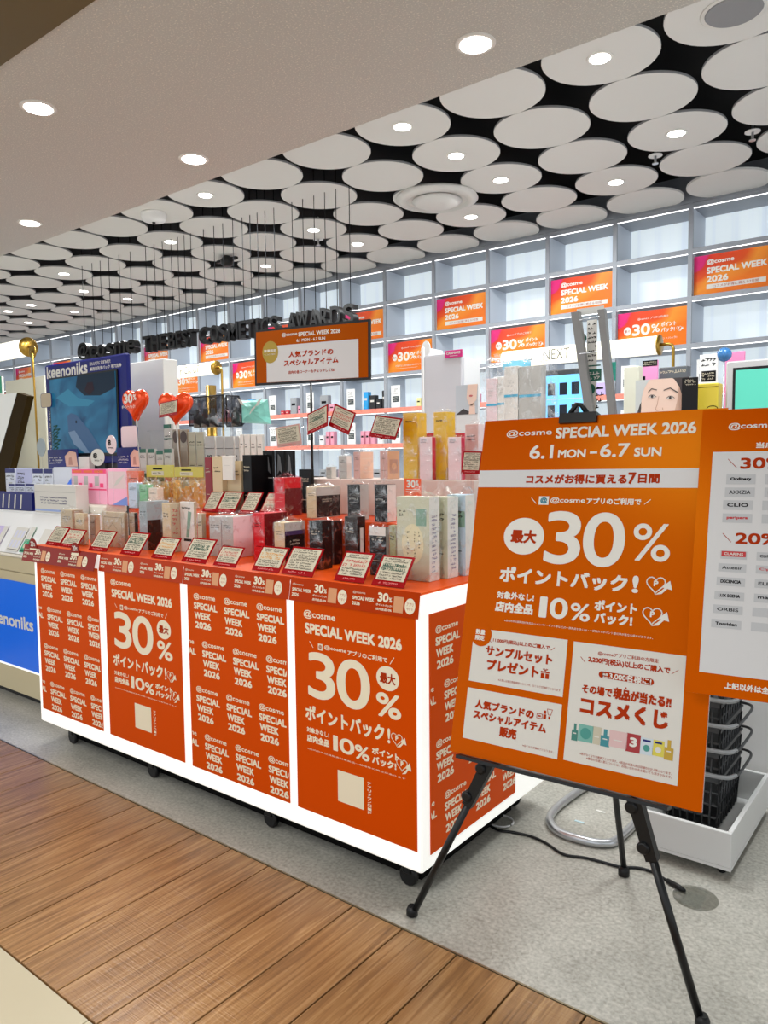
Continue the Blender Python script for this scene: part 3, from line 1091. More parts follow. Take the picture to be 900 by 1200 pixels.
# slanted strips along the top edge
SX = [(-3.93, -3.243), (-3.237, -2.606), (-2.602, -1.973), (-1.969, -1.386)]
for n, (x0, x1) in enumerate(SX):
    dk = n == 0
    ya, yb_ = (CY0 - .035, CY0 - .0125) if dk else (CY0 - .012, CY0 + .002)
    z0, z1 = (.978, 1.062)
    V = np.array([0, yb_ - ya, z1 - z0]); V /= np.linalg.norm(V)
    Nn = np.cross((1, 0, 0), V)
    o = MB().slab([(x0, ya, z0), (x1, ya, z0), (x1, yb_, z1), (x0, yb_, z1)], Nn, .0025, M_or_dark if dk else M_or_edge).build('price_rail', ctr)
    if dk: o['label'] = 'darker red orange strip tilting forward'
    p = Print((x0, ya, z0), (1, 0, 0), V, .0007)
    w, h = x1 - x0, .08
    for s in (0, 1):
        b = w * .5 * s + .012
        p.text('@cosme', b, h * .70, b + .055, h * .82, M_cream, 1)
        p.text('SPECIAL WEEK', b, h * .45, b + .095, h * .60, M_cream, 1, .04)
        p.text('2026', b, h * .22, b + .035, h * .37, M_cream, 1, .04)
        p.text('30', b + .11, h * .50, b + .155, h * .88, M_cream, 1, .05)
        p.text('%', b + .157, h * .52, b + .17, h * .72, M_cream, 1, .03)
        p.text('ポイントバック!', b + .105, h * .32, b + .172, h * .42, M_cream, 1, .03)
        p.text('店内全品10%', b + .105, h * .14, b + .172, h * .25, M_cream, 1, .03)
        p.rect(b + .178, h * .15, b + .218, h * .80, mat('pale orange ink', lin(214, 150, 104), .5))
        p.ell(b + .245, h * .47, .021, h * .32, M_cream, 1)
        p.text('アプリ', b + .232, h * .48, b + .258, h * .62, M_or_ink, 2)
        p.text('今すぐ', b + .232, h * .30, b + .258, h * .42, M_or_ink, 2)
    p.build('lettering', o)
# stepped risers under the goods (orange covered)
M_rise = mat('riser cover', lin(196, 62, 14), 0.45, spec=.3, tint=(1, .5, .02))
MB().box((-3.62, 2.365, CZ1 + .0045), (-1.56, 2.87, 1.236), M_rise, .003).build('riser', ctr)
MB().box((-2.66, 2.645, 1.2365), (-1.60, 2.868, 1.40), mat('upper riser cover', lin(214, 196, 186), .45), .003).build('riser', ctr)
TZ = CZ1 + .0045


# ------------------------------------------------------------------ film wrap and cartons
def film_shell(mb, x0, y0, z0, x1, y1, z1, m, seed, crown=0.03, j=0.0035, flare=0.4):
    rr = random.Random(seed)
    nx, ny = max(3, int((x1 - x0) / .018)), max(2, int((y1 - y0) / .018))
    ring = [(x0 + (x1 - x0) * i / nx, y0) for i in range(nx)] + [(x1, y0 + (y1 - y0) * i / ny) for i in range(ny)] + \
           [(x1 - (x1 - x0) * i / nx, y1) for i in range(nx)] + [(x0, y1 - (y1 - y0) * i / ny) for i in range(ny)]
    n = len(ring)
    cx, cy = (x0 + x1) / 2, (y0 + y1) / 2
    L = 7
    vs, fs = [], []
    for l in range(L + 1):
        t = l / L
        for (x, y) in ring:
            g = 0.002 + rr.random() * j
            vs.append((x + (g if x >= cx else -g), y + (g if y >= cy else -g), z0 + (z1 - z0) * t + (0.001 if l == L else 0)))
    # crumpled crown: folds in over the top then flares up
    for s, (k, dz) in enumerate(((0.72, .35), (0.35, .55), (flare, 1.0))):
        for (x, y) in ring:
            vs.append((cx + (x - cx) * k * rr.uniform(.75, 1.2), cy + (y - cy) * k * rr.uniform(.7, 1.15), z1 + 0.003 + crown * dz * rr.uniform(.35, 1.0)))
    for l in range(L + 3):
        for i in range(n):
            a, b = l * n + i, l * n + (i + 1) % n
            fs.append((a, b, b + n, a + n))
    mb.add(vs, fs, m)
    return mb


CARD_SEED = [3]


def carton(label, cat, xs, yt, Y, zb, mf, ms=None, group=None, wrap=None, print_=None, lid=None, sprint=None, dep=None, name='carton_box', crown=.03, band=None, sband=None):
    xl, xm, xr = xs
    a, b = ony(xl, yt, Y), ony(xm, yt, Y)
    X0, X1, Z1 = a[0], b[0], b[2]
    D = dep if dep else float(np.clip(onx(xr, yt, X1)[1] - Y, .018, .16))
    t = thing(name, label, cat, (X0, Y, zb), group)
    mb = MB().box((X0, Y, zb), (X1, Y + D, Z1), mf, .0015)
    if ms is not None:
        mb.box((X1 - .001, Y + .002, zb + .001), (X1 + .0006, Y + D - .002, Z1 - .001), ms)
    c = mb.build('carton', t)
    w, h = X1 - X0, Z1 - zb
    p = Print((X0, Y, zb), (1, 0, 0), (0, 0, 1), .0007)
    if band:      # (v0, v1, material)
        for v0, v1, m in band: p.rect(0.001, h * v0, w - .001, h * v1, m, .5)
    if print_: print_(p, w, h)
    else:
        CARD_SEED[0] += 1
        ink = M_card if sum(mf.node_tree.nodes['Principled BSDF'].inputs['Base Color'].default_value[:3]) < .6 else M_ink
        p.scribble(w * .15, h * .70, w * .85, h * .82, 2, ink, 1, seed=CARD_SEED[0], fill=.4)
        p.rect(w * .2, h * .3, w * .8, h * .31, ink)
    p.build('print', c)
    if sband or sprint:
        p = Print((X1 + .0006, Y, zb), (0, 1, 0), (0, 0, 1), .0007)
        if sband:
            for v0, v1, m in sband: p.rect(0.002, h * v0, D - .002, h * v1, m, .5)
        if sprint: sprint(p, D, h)
        p.build('side_print', c)
    if wrap is not None:
        CARD_SEED[0] += 1
        mb = MB()
        film_shell(mb, X0, Y, zb + .002, X1, Y + D, Z1, wrap, CARD_SEED[0], crown)
        mb.build('film_wrap', t)
    return t


col = lambda k, *rgb, r=.42: mat(k, lin(*rgb), r)
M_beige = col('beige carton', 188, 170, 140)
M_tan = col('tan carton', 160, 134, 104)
M_bgrey = col('blue grey carton', 150, 162, 166)
M_lg = col('light grey carton', 184, 182, 176)
M_dbox = mat('black carton', lin(10, 8, 10), .35, spec=.25)
M_brbox = mat('brown black carton', lin(34, 20, 14), .35, spec=.25)
M_redbox = col('red carton', 206, 16, 36, r=.35)
M_redd = col('deep red side', 96, 10, 22, r=.35)
M_wine = col('wine red carton', 132, 10, 28, r=.35)
M_creamb = col('cream carton', 206, 184, 146)
M_wbox = col('white carton', 226, 220, 212)
M_lblue = col('light blue carton', 184, 206, 222)
M_mask = col('pale green carton', 200, 200, 174)
M_maskg = col('sea green print', 124, 160, 140)
M_yel = mat('mustard yellow carton', lin(222, 176, 12), .35)
M_pinkw = col('pale pink carton', 232, 206, 208)
M_crim = col('crimson carton', 196, 24, 66, r=.35)
M_peach = col('peach carton', 230, 186, 160)
M_rose = col('dusty rose carton', 206, 160, 150)

# front row, standing on the table cover
Y1 = 2.20
FR = 'film wrapped cartons in the front row on the counter'
B = carton
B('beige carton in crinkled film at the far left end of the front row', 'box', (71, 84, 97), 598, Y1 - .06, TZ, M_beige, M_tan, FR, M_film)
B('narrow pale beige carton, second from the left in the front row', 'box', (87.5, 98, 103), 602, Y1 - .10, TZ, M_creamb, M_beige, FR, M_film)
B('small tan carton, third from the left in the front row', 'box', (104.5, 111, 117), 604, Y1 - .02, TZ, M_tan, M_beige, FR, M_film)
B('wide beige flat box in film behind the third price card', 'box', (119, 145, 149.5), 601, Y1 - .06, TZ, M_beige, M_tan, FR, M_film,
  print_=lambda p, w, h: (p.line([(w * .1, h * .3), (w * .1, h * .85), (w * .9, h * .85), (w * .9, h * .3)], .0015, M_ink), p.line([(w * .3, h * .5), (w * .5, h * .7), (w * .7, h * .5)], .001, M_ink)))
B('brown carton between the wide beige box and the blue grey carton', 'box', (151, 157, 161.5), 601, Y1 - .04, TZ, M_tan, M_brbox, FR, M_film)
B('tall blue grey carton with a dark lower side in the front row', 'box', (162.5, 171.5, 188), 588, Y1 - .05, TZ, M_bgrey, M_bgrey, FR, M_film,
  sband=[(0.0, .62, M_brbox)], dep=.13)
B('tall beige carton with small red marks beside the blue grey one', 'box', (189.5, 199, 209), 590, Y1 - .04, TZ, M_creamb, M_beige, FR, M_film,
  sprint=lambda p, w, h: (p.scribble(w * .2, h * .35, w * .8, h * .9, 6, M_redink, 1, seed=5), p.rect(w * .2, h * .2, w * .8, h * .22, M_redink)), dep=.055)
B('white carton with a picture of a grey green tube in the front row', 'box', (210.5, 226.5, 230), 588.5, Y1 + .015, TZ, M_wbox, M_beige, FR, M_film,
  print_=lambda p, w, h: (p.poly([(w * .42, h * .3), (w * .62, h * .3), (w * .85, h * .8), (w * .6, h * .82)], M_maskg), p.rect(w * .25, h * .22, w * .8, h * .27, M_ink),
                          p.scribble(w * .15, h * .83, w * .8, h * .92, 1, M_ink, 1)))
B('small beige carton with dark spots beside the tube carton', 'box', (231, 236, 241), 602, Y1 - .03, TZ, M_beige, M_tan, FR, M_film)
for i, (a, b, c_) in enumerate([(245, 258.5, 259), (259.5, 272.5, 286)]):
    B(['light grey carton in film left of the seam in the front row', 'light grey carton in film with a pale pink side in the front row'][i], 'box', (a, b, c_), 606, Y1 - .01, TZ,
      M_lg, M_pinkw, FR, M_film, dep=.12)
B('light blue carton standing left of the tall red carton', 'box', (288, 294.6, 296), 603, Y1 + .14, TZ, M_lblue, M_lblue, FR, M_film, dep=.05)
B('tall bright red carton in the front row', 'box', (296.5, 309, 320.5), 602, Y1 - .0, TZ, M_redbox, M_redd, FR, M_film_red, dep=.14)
B('low cream carton with a black label band in the front row', 'box', (321, 333, 357), 613, Y1 - .04, TZ, M_creamb, M_dbox, FR, M_film,
  sband=[(.72, 1, M_lg)], sprint=lambda p, w, h: (p.scribble(w * .25, h * .45, w * .75, h * .6, 2, M_card, 1, seed=9), p.rect(.001, h * .7, w - .001, h * .8, col('plum band', 60, 44, 90))))
B('tall black carton in crinkled film near the middle of the front row', 'box', (362, 377, 389), 611, Y1 - .04, TZ, M_dbox, M_dbox, FR, M_film)
B('black carton standing close behind the tall black one in the front row', 'box', (383, 390.5, 401), 611, Y1 + .085, TZ, M_dbox, M_dbox, FR, M_film, crown=.02)
B('tall brown black carton in shiny film in the front row', 'box', (403.5, 418.5, 428), 606, Y1 - .02, TZ, M_brbox, M_dbox, FR, M_film,
  sprint=lambda p, w, h: p.rect(w * .3, h * .1, w * .7, h * .8, M_paper))
B('low white topped jar carton with a black front in the front row', 'box', (433, 452, 456), 618, Y1 - .03, TZ, M_dbox, M_lg, FR, M_film, band=[(.82, 1, M_wbox)], crown=.04)
B('small olive green carton beside the mask box', 'box', (456, 463.5, 466), 616, Y1 - .02, TZ, col('olive carton', 160, 158, 110), M_beige, FR, M_film, crown=.01, dep=.03)


def mask_print(p, w, h):
    p.rect(w * .62, h * .66, w * .92, h * .86, M_maskg)
    p.ell(w * .50, h * .44, w * .34, h * .24, col('cream disc', 226, 216, 176), 1)
    for i in range(5):
        p.scribble(w * .33, h * (.56 - i * .065), w * .40, h * (.60 - i * .065), 1, M_ink, 2, seed=i + 3)
    p.scribble(w * .55, h * .28, w * .60, h * .6, 9, M_ink, 2, seed=12)
    p.scribble(w * .68, h * .28, w * .73, h * .6, 9, M_ink, 2, seed=14)
    p.scribble(w * .1, h * .76, w * .3, h * .86, 2, M_ink, 2, seed=4)


B('large pale green mask box with a cream oval in the front row', 'box', (464.5, 502.5, 515), 583, Y1 - .045, TZ, M_mask, M_wbox, FR, M_film, print_=mask_print,
  sprint=lambda p, w, h: p.scribble(w * .25, h * .1, w * .75, h * .8, 14, col('lilac ink', 130, 120, 160), 1, seed=22), crown=.05)
B('second mask box showing its white side right of the large pale green one', 'box', (500, 524, 537), 583, Y1 + .05, TZ, M_mask, M_wbox, FR, M_film,
  sprint=lambda p, w, h: p.scribble(w * .25, h * .1, w * .75, h * .8, 14, col('lilac ink', 130, 120, 160), 1, seed=23), crown=.07)
B('third mask box half hidden behind the orange sign board', 'box', (524, 545, 556), 580, Y1 + .14, TZ, M_lblue, M_wbox, FR, M_film, band=[(.6, .8, M_maskg)], crown=.09)

# second row
Y2, Z2 = 2.42, 1.2365
SR = 'cartons in the second row on the orange riser'
B('wine red tall carton at the left of the second row', 'box', (239.5, 247, 252), 536, Y2 + .06, Z2, M_wine, M_wine, SR, None)
B('tall cream carton with a white tag hung over it', 'box', (248.5, 259.5, 274), 534.5, Y2 + .03, Z2, M_creamb, M_creamb, SR, None, dep=.05)
B('shorter cream carton right of the white tag', 'box', (265.5, 282, 284), 540, Y2 + .06, Z2, M_creamb, M_creamb, SR, None)
B('tall black carton beside the cream cartons', 'box', (284, 294, 303), 533, Y2 + .05, Z2, M_dbox, M_dbox, SR, None, dep=.12)
M_photo = col('grey photo print', 96, 98, 100)
for i, (a, b, c_) in enumerate([(307.5, 319, 321.5), (322, 332.5, 334.5), (335, 343, 345)]):
    B('black carton with a grey photo, %s of the three behind the red one' % ['left', 'middle', 'right'][i], 'box', (a, b, c_), 528, Y2 + .16, Z2, M_dbox, M_dbox, SR, None,
      print_=lambda p, w, h: (p.poly([(w * .2, h * .6), (w * .5, h * .68), (w * .8, h * .62), (w * .6, h * .9), (w * .35, h * .95)], M_photo), p.rect(w * .06, h * .55, w * .94, h * .56, M_lg)))
B('red carton in red tinted film in the second row', 'box', (321, 333, 351), 560, Y2 - .02, Z2, M_redbox, M_redd, SR, M_film_red, sband=[(.72, 1, M_redbox)],
  print_=lambda p, w, h: [p.rect(w * .2, h * k, w * .8, h * k + .001, M_card) for k in (.2, .38, .6)], dep=.11)
B('cream carton with a broad black label side in the second row', 'box', (359, 370, 402), 571, Y2 - .03, Z2, M_creamb, M_lg, SR, M_film,
  sband=[(.02, .72, M_dbox)], sprint=lambda p, w, h: p.scribble(w * .25, h * .5, w * .65, h * .62, 2, M_card, 1, seed=31), dep=.16)
B('tall black carton in silvery film, left one right of the middle of the second row', 'box', (407, 421.5, 432), 568, Y2 - .01, Z2, M_dbox, M_lg, SR, M_film,
  print_=lambda p, w, h: (p.scribble(w * .15, h * .56, w * .85, h * .64, 1, M_lg, 1, seed=3), p.rect(w * .2, h * .5, w * .8, h * .505, M_lg)))
B('tall black carton in silvery film, right one beside the thirty percent tag', 'box', (438.5, 453.5, 464), 568, Y2 - .03, Z2, M_dbox, M_wbox, SR, M_film,
  print_=lambda p, w, h: (p.scribble(w * .15, h * .56, w * .85, h * .64, 1, M_lg, 1, seed=3), p.rect(w * .2, h * .5, w * .8, h * .505, M_lg)))
B('low black tester box behind the red cartons', 'box', (350, 364, 368), 550, Y2 + .17, Z2, M_dbox, M_dbox, SR, None)
t = carton('white paper tag draped over the tall cream carton', 'tag', (260, 272, 274), 534, Y2 + .012, 1.395, M_wbox, None, None, None, print_=lambda p, w, h: p.rect(w * .2, h * .6, w * .8, h * .61, M_lg),
           dep=.0175, name='paper_tag')

# third row
Y3, Z3 = 2.68, 1.4005
TR = 'cartons in the third row on the upper riser'
for i, (a, b, c_, tp, m1, m2) in enumerate([(382, 388, 394, 547, M_lg, M_wbox), (396.5, 406, 412, 534, M_lg, M_wbox)]):
    B(['small frosted grey carton in a clear case behind the cream box', 'taller frosted grey carton left of the rose cartons'][i], 'box', (a, b, c_), tp, Y3, Z3, m1, m2, TR, M_film)
B('dusty rose carton in clear film under the slanted price card', 'box', (414, 421.5, 436), 529.5, Y3 - .01, Z3, M_rose, M_peach, TR, M_film, dep=.1,
  sprint=lambda p, w, h: [p.rect(w * .15, h * k, w * .85, h * k + .001, M_wbox) for k in (.25, .5, .75)])
B('peach carton in clear film left of the mustard cartons', 'box', (445, 454, 466), 528.5, Y3 - .01, Z3, M_rose, M_peach, TR, M_film, dep=.09,
  sprint=lambda p, w, h: (p.rect(w * .15, h * .2, w * .85, h * .7, M_rose), p.ell(w * .5, h * .45, w * .2, h * .12, M_peach, 2)))
B('tall mustard yellow carton, left one of the two', 'box', (472, 489, 497), 483.5, Y3 + .02, Z3, M_yel, M_yel, TR, M_film, crown=.025, dep=.07,
  print_=lambda p, w, h: p.scribble(w * .2, h * .84, w * .7, h * .9, 1, M_ink, 1))
B('tall mustard yellow carton, right one of the two', 'box', (508, 523, 532), 482.5, Y3 + .02, Z3, M_yel, M_yel, TR, M_film, crown=.03, dep=.07,
  print_=lambda p, w, h: p.scribble(w * .2, h * .84, w * .7, h * .9, 1, M_ink, 1))
for i, (a, b, c_) in enumerate([(491.5, 506, 508.5), (525, 540, 543)]):
    B('slim white pink carton in front of the %s crimson one' % ['left', 'right'][i], 'box', (a, b, c_), 512, Y3 - .028, Z3, M_pinkw, M_crim, TR, M_film, dep=.03, crown=.01,
      print_=lambda p, w, h: p.scribble(w * .12, h * .86, w * .6, h * .95, 2, M_ink, 1))
    B('crimson carton behind the %s slim white one' % ['left', 'right'][i], 'box', (a + 7, b + 3.5, c_ + 2), 507.5, Y3 + .1, Z3, M_crim, M_crim, TR, M_film, dep=.03, crown=.02)
B('rosy translucent pouch carton at the edge of the orange sign board', 'box', (545, 560, 567), 497, Y3 + .02, Z3, M_rose, M_pinkw, TR, M_film, crown=.03, dep=.08)

# orange thirty percent tag and disc by the mask box
t = thing('percent_tag', 'small orange tag with 30 percent beside the mask box', 'tag', ony(482, 575, 2.30))
a, b = ony(474, 578, 2.33), ony(493, 561, 2.33)
MB().box((a[0], 2.33, Z2 + .001), (b[0], 2.333, b[2]), mat('bright orange tag', lin(236, 84, 24), .4)).build('tag_card', t)
h0 = a[2]
p = Print((a[0], 2.33, a[2]), (1, 0, 0), (0, 0, 1), .0008)
w, h = b[0] - a[0], b[2] - a[2]
p.text('30', w * .15, h * .4, w * .68, h * .9, M_white_ink, 1, .05).text('%', w * .7, h * .5, w * .88, h * .9, M_white_ink, 1, .03)
p.rect(w * .1, h * .25, w * .9, h * .29, M_white_ink).rect(w * .1, h * .1, w * .9, h * .14, M_white_ink)
p.build('lettering', t)

# ------------------------------------------------------------------ price cards
M_redfr = mat('glossy red card frame', lin(150, 10, 18), .25, spec=.4, tint=(1, .3, .3))
SCR = {0: M_ink, 1: M_green_ink, 2: M_redink}


def card_print(p, w, h, seed, style):
    f = min(w, h) * .07
    p.rect(f, f * 2.6, w - f, h - f, M_card)
    p.text('店頭価格', w * .3, f * .7, w * .7, f * 1.8, M_white_ink, 1) if style == 9 else p.scribble(w * .2, f * .6, w * .8, f * 2.0, 1, mat('pink ink', lin(226, 120, 120), .5), 1, seed=seed)
    m2 = {0: M_ink, 1: M_green_ink, 2: M_redink, 3: mat('amber ink', lin(210, 140, 20), .5)}[style % 4]
    ih = h - f * 4.2
    b = f * 3
    p.scribble(w * .12, b + ih * .78, w * .88, b + ih, 2, M_ink, 2, seed=seed)
    p.scribble(w * .10, b + ih * .38, w * .90, b + ih * .76, 2 if style % 4 else 3, m2, 2, seed=seed + 50, fill=.7)
    if style % 4 == 1: p.scribble(w * .12, b + ih * .40, w * .86, b + ih * .74, 2, m2, 3, seed=seed + 77, fill=.9)
    p.scribble(w * .12, b, w * .88, b + ih * .36, 3, M_ink, 2, seed=seed + 90, fill=.6)


def lean_card(label, tl, br, bl, Yb, zb, lean, seed, style, group, name='price_card'):
    """card in a red frame leaning back on a foot, lower edge at depth Yb"""
    a, b = ony(*bl, Yb), ony(*br, Yb)
    w = float(b[0] - a[0])
    th = math.radians(lean)
    V = np.array([0, math.sin(th), math.cos(th)])
    z0 = zb + .004
    # height from the upper left corner
    d = ray(*tl)
    N = np.cross((1, 0, 0), V)
    O = np.array([a[0], Yb, z0])
    tt = ((O - CAM) @ N) / (d @ N)
    h = float(np.clip((CAM + d * tt - O) @ V, .04, .12))
    t = thing(name, label, 'price card', O, group)
    q = lambda u, v: O + np.array([1, 0, 0]) * u + V * v
    fr = MB().slab([q(0, 0), q(w, 0), q(w, h), q(0, h)], N, .003, M_redfr).build('card_frame', t)
    p = Print(O, (1, 0, 0), V, .0006)
    card_print(p, w, h, seed, style)
    p.build('handwriting', fr)
    bk = q(w * .5, h * .75) - N * .0035
    MB().slab([(O[0] + w * .3, bk[1] + .02, zb + .001), (O[0] + w * .7, bk[1] + .02, zb + .001), (bk[0] + w * .15, bk[1], bk[2]), (bk[0] - w * .15, bk[1], bk[2])],
              (0, -1, 0), .0015, M_clear).build('foot', t)
    return t


def c75(ox, oy, s):
    f = lambda x, y: (ox + x / s, oy + y / s)
    f.s = s
    return f


a4 = c75(40, 560, 7.5); a14 = c75(140, 560, 7.5); a24 = c75(240, 560, 7.5); a34 = c75(340, 560, 7.5); a44 = c75(440, 540, 6.923)
CG = 'red framed price cards along the front edge of the counter'
FC = [(a4(142, 418), a4(217, 600), a4(95, 570), 0), (a4(266, 440), a4(370, 620), a4(222, 600), 2), (a4(530, 452), a4(630, 645), a4(475, 618), 0),
      (a14(60, 465), a14(165, 690), a14(2, 650), 1), (a14(345, 512), a14(445, 712), a14(275, 680), 3), (a14(600, 518), a14(752, 745), a14(540, 720), 1),
      (a24(125, 590), a24(265, 780), a24(70, 752), 2), (a24(470, 590), a24(645, 800), a24(410, 780), 3), (a24(715, 595), a34(190, 830), a24(668, 805), 0),
      (a34(435, 628), a34(640, 885), a34(382, 855), 2), (a44(15, 757), a44(225, 1000), a34(712, 882), 1)]
CT = ['pale', 'photo', 'plain', 'dark green lettered', 'amber lettered', 'bold green lettered', 'small red lettered', 'amber lettered', 'black lettered', 'red lettered', 'heavy green lettered']
for n, (tl_, br_, bl_, stl) in enumerate(FC):
    lean_card('%s red framed price card on the counter front edge, %s from left' % (CT[n], ORD[n]), tl_, br_, bl_, 1.99, CZ1 + .004, 36, 11 * n + 5, stl, CG)
b24 = c75(230, 460, 7.5)
for n, (tl_, br_, bl_, stl, nm) in enumerate([(b24(78, 850), b24(160, 960), b24(45, 950), 0, 'half covered'), (b24(195, 850), b24(330, 985), b24(165, 975), 1, 'green lettered'),
                                              (b24(420, 840), b24(500, 990), b24(370, 980), 0, 'black lettered'), (b24(600, 845), b24(682, 1020), b24(545, 1005), 2, 'red bordered')]):
    lean_card('%s price card on the riser behind front cartons, %s from left' % (nm, ORD[n]), tl_, br_, bl_, 2.385, Z2, 34, 23 * n + 7, stl,
              'price cards on the riser')
# round 20 percent discs stuck on the left strip
for (px, py), lb in (((94.5, 642), 'round dark red 20 percent disc between the second and third price cards'), ((45, 637), 'round dark red percent disc at the far left end of the counter edge')):
    a = ony(px, py, 1.965)
    t = thing('percent_disc', lb, 'tag', a)
    MB().lathe((a[0], 1.935, a[2] - .008), [(.038, 0), (.038, .002)], M_or_dark, 28, 'y').build('disc', t)
    p = Print((a[0], 1.935, a[2] - .008), (1, 0, 0), (0, 0, 1), .0008)
    p.text('20', -.022, -.004, .008, .022, M_white_ink, 1, .04).text('%', .01, -.002, .024, .016, M_white_ink, 1, .03)
    p.poly([(.034 * math.cos(q / 10), -.034 * abs(math.sin(q / 10)) - .006) for q in range(2, 30)], M_cream, 1)
    p.build('lettering', t)


def float_card(label, TL, TR, BR, BL, Y, seed, style, stick=None, m=None, cat='price card'):
    P = [ony(*q, Y) for q in (TL, TR, BR, BL)]
    U = (P[1] - P[0]) + (P[2] - P[3]); U /= np.linalg.norm(U)
    V = np.array([-U[2], 0, U[0]])
    w = float(((P[1] - P[0]) + (P[2] - P[3])) @ U / 2)
    h = float(((P[0] - P[3]) + (P[1] - P[2])) @ V / 2)
    c = sum(P) / 4
    O = c - U * w / 2 - V * h / 2
    sk = float((((P[0] + P[1]) - (P[2] + P[3])) / 2) @ U)
    V2 = V * h + U * sk
    O = c - U * w / 2 - V2 / 2
    t = thing('price_card', label, cat, c)
    N = np.array([0, -1, 0])
    fr = MB().slab([O, O + U * w, O + U * w + V2, O + V2], N, .003, m or M_redfr).build('card_frame', t)
    p = Print(O, U, V, .0008)
    k = sk / h
    # shear the print by wrapping the plane point function
    p.P = lambda u, v, l=1, O=O, U=U, V=V, N=N, k=k: O + U * (u + v * k) + V * v + N * (.0008 * l)
    card_print(p, w, h, seed, style)
    p.build('handwriting', fr)
    if stick is not None:
        b = c - V2 * .45
        MB().tube([(b[0], Y + .006, b[2]), (b[0] + .004, Y + .006, stick)], .0022, M_clear, 6).build('stick', t)
    return t


d8 = c75(340, 440, 6.923)
float_card('dark red price card turned edgewise under the hanging orange sign', d8(140, 310), d8(305, 235), d8(303, 405), d8(140, 487), 2.58, 3, 1, 1.25)
float_card('diamond tilted price card with pink writing under the hanging orange sign', d8(365, 235), d8(535, 300), d8(470, 488), d8(312, 400), 2.60, 8, 2, 1.25)
float_card('large slanted red price card on a stick left of the mustard cartons', d8(700, 322), d8(905, 345), d8(855, 530), d8(635, 492), 2.62, 15, 0, 1.25)
e3 = c75(280, 440, 6.43)
float_card('faded pinkish price card seen from behind above the black cartons', e3(275, 395), e3(450, 362), e3(475, 520), e3(290, 545), 2.70, 19, 0, 1.41,
           mat('faded card back', lin(196, 150, 140), .5))
f1 = c75(450, 460, 6.923)
float_card('red price card half behind the left edge of the big orange board', f1(645, 478), f1(800, 475), f1(775, 665), f1(622, 655), 2.60, 29, 0, 1.25)
g6 = c75(120, 440, 7.5)
float_card('red price card in front of the right heart balloon', g6(502, 240), g6(662, 212), g6(655, 340), g6(497, 375), 2.52, 33, 0, 1.25)

# ------------------------------------------------------------------ heart balloons on sticks
M_foil = mat('orange foil', lin(232, 74, 24), .25, metal=.35)
for (px, py), lb, turn in (((159, 472), 'orange heart foil balloon with 30 percent in front of the white panel', .1), ((206, 476), 'orange heart foil balloon behind the red price card', .5)):
    c = ony(px, py, 2.60)
    t = thing('heart_balloon', lb, 'balloon', c)
    W = .108
    vs, fs = [], []
    n, L = 36, 7
    for l in range(-L, L + 1):
        s = math.cos(l / L * math.pi / 2) ** .6 if abs(l) < L else .0
        for k in range(n):
            q = 2 * math.pi * k / n
            x = 16 * math.sin(q) ** 3 / 17; y = (13 * math.cos(q) - 5 * math.cos(2 * q) - 2 * math.cos(3 * q) - math.cos(4 * q)) / 17
            wr = 1 + .03 * math.sin(9 * q) * (1 - s)
            u = x * W * (.25 + .75 * s) * wr if abs(l) < L else x * W * .2
            v = y * W * (.25 + .75 * s) * wr if abs(l) < L else y * W * .2
            d = .036 * math.sin(l / L * math.pi / 2)
            X = u * math.cos(turn) - d * math.sin(turn); Yy = u * math.sin(turn) + d * math.cos(turn)
            vs.append((c[0] + X, c[1] + Yy, c[2] + v))
    for l in range(2 * L):
        for k in range(n):
            a, b = l * n + k, l * n + (k + 1) % n
            fs.append((a, b, b + n, a + n))
    fs.append(tuple(reversed(range(n)))); fs.append(tuple(range(2 * L * n, 2 * L * n + n)))
    o = MB().add(vs, fs, M_foil, True).build('foil_heart', t)
    if turn < .3:
        p = Print((c[0] - .004, c[1] - .0475, c[2]), (math.cos(turn), math.sin(turn), 0), (0, 0, 1), .001)
        p.text('30', -.035, -.005, .04, .05, M_white_ink, 1, .05).text('%', .045, .01, .072, .045, M_white_ink, 1, .03)
        p.text('ポイントバック!', -.055, -.035, .06, -.015, M_white_ink, 1, .02)
        p.build('lettering', o)
    MB().tube([(c[0], c[1], c[2] - .09), (c[0] + .02, c[1] - .01, c[2] - .2), (c[0] + .03, c[1] + .01, 1.26)], .0035, M_lg, 6).build('stick', t)

# ------------------------------------------------------------------ clear shelf with slim packs, black pouches, teal pouch
ZSH = 1.685
YS = 2.86
sa, sb = ony(172, 503, YS), ony(344, 506, YS)
t = thing('acrylic_shelf', 'clear acrylic shelf above the second row, carrying pouches', 'shelf', (sa[0], YS, 1.4))
MB().box((sa[0], YS, ZSH - .008), (sb[0], YS + .3, ZSH), M_clear, .001).build('top_sheet', t)
for x in (sa[0] + .02, (sa[0] + sb[0]) / 2, sb[0] - .02):
    MB().box((x - .002, YS + .01, 1.38), (x + .002, YS + .29, ZSH - .0085), M_clear).build('support', t)
MB().box((sa[0] - .05, YS - .15, 1.372), (sb[0] + .12, YS + .3, 1.3795), M_clear).build('bottom_sheet', t)
pt = MB().box((-3.9, 2.98, 0), (-2.7, 3.2, 1.371), M_white, .004).build('white_pedestal')
tag(pt, 'plain white pedestal under the clear acrylic shelf behind the counter', 'pedestal')


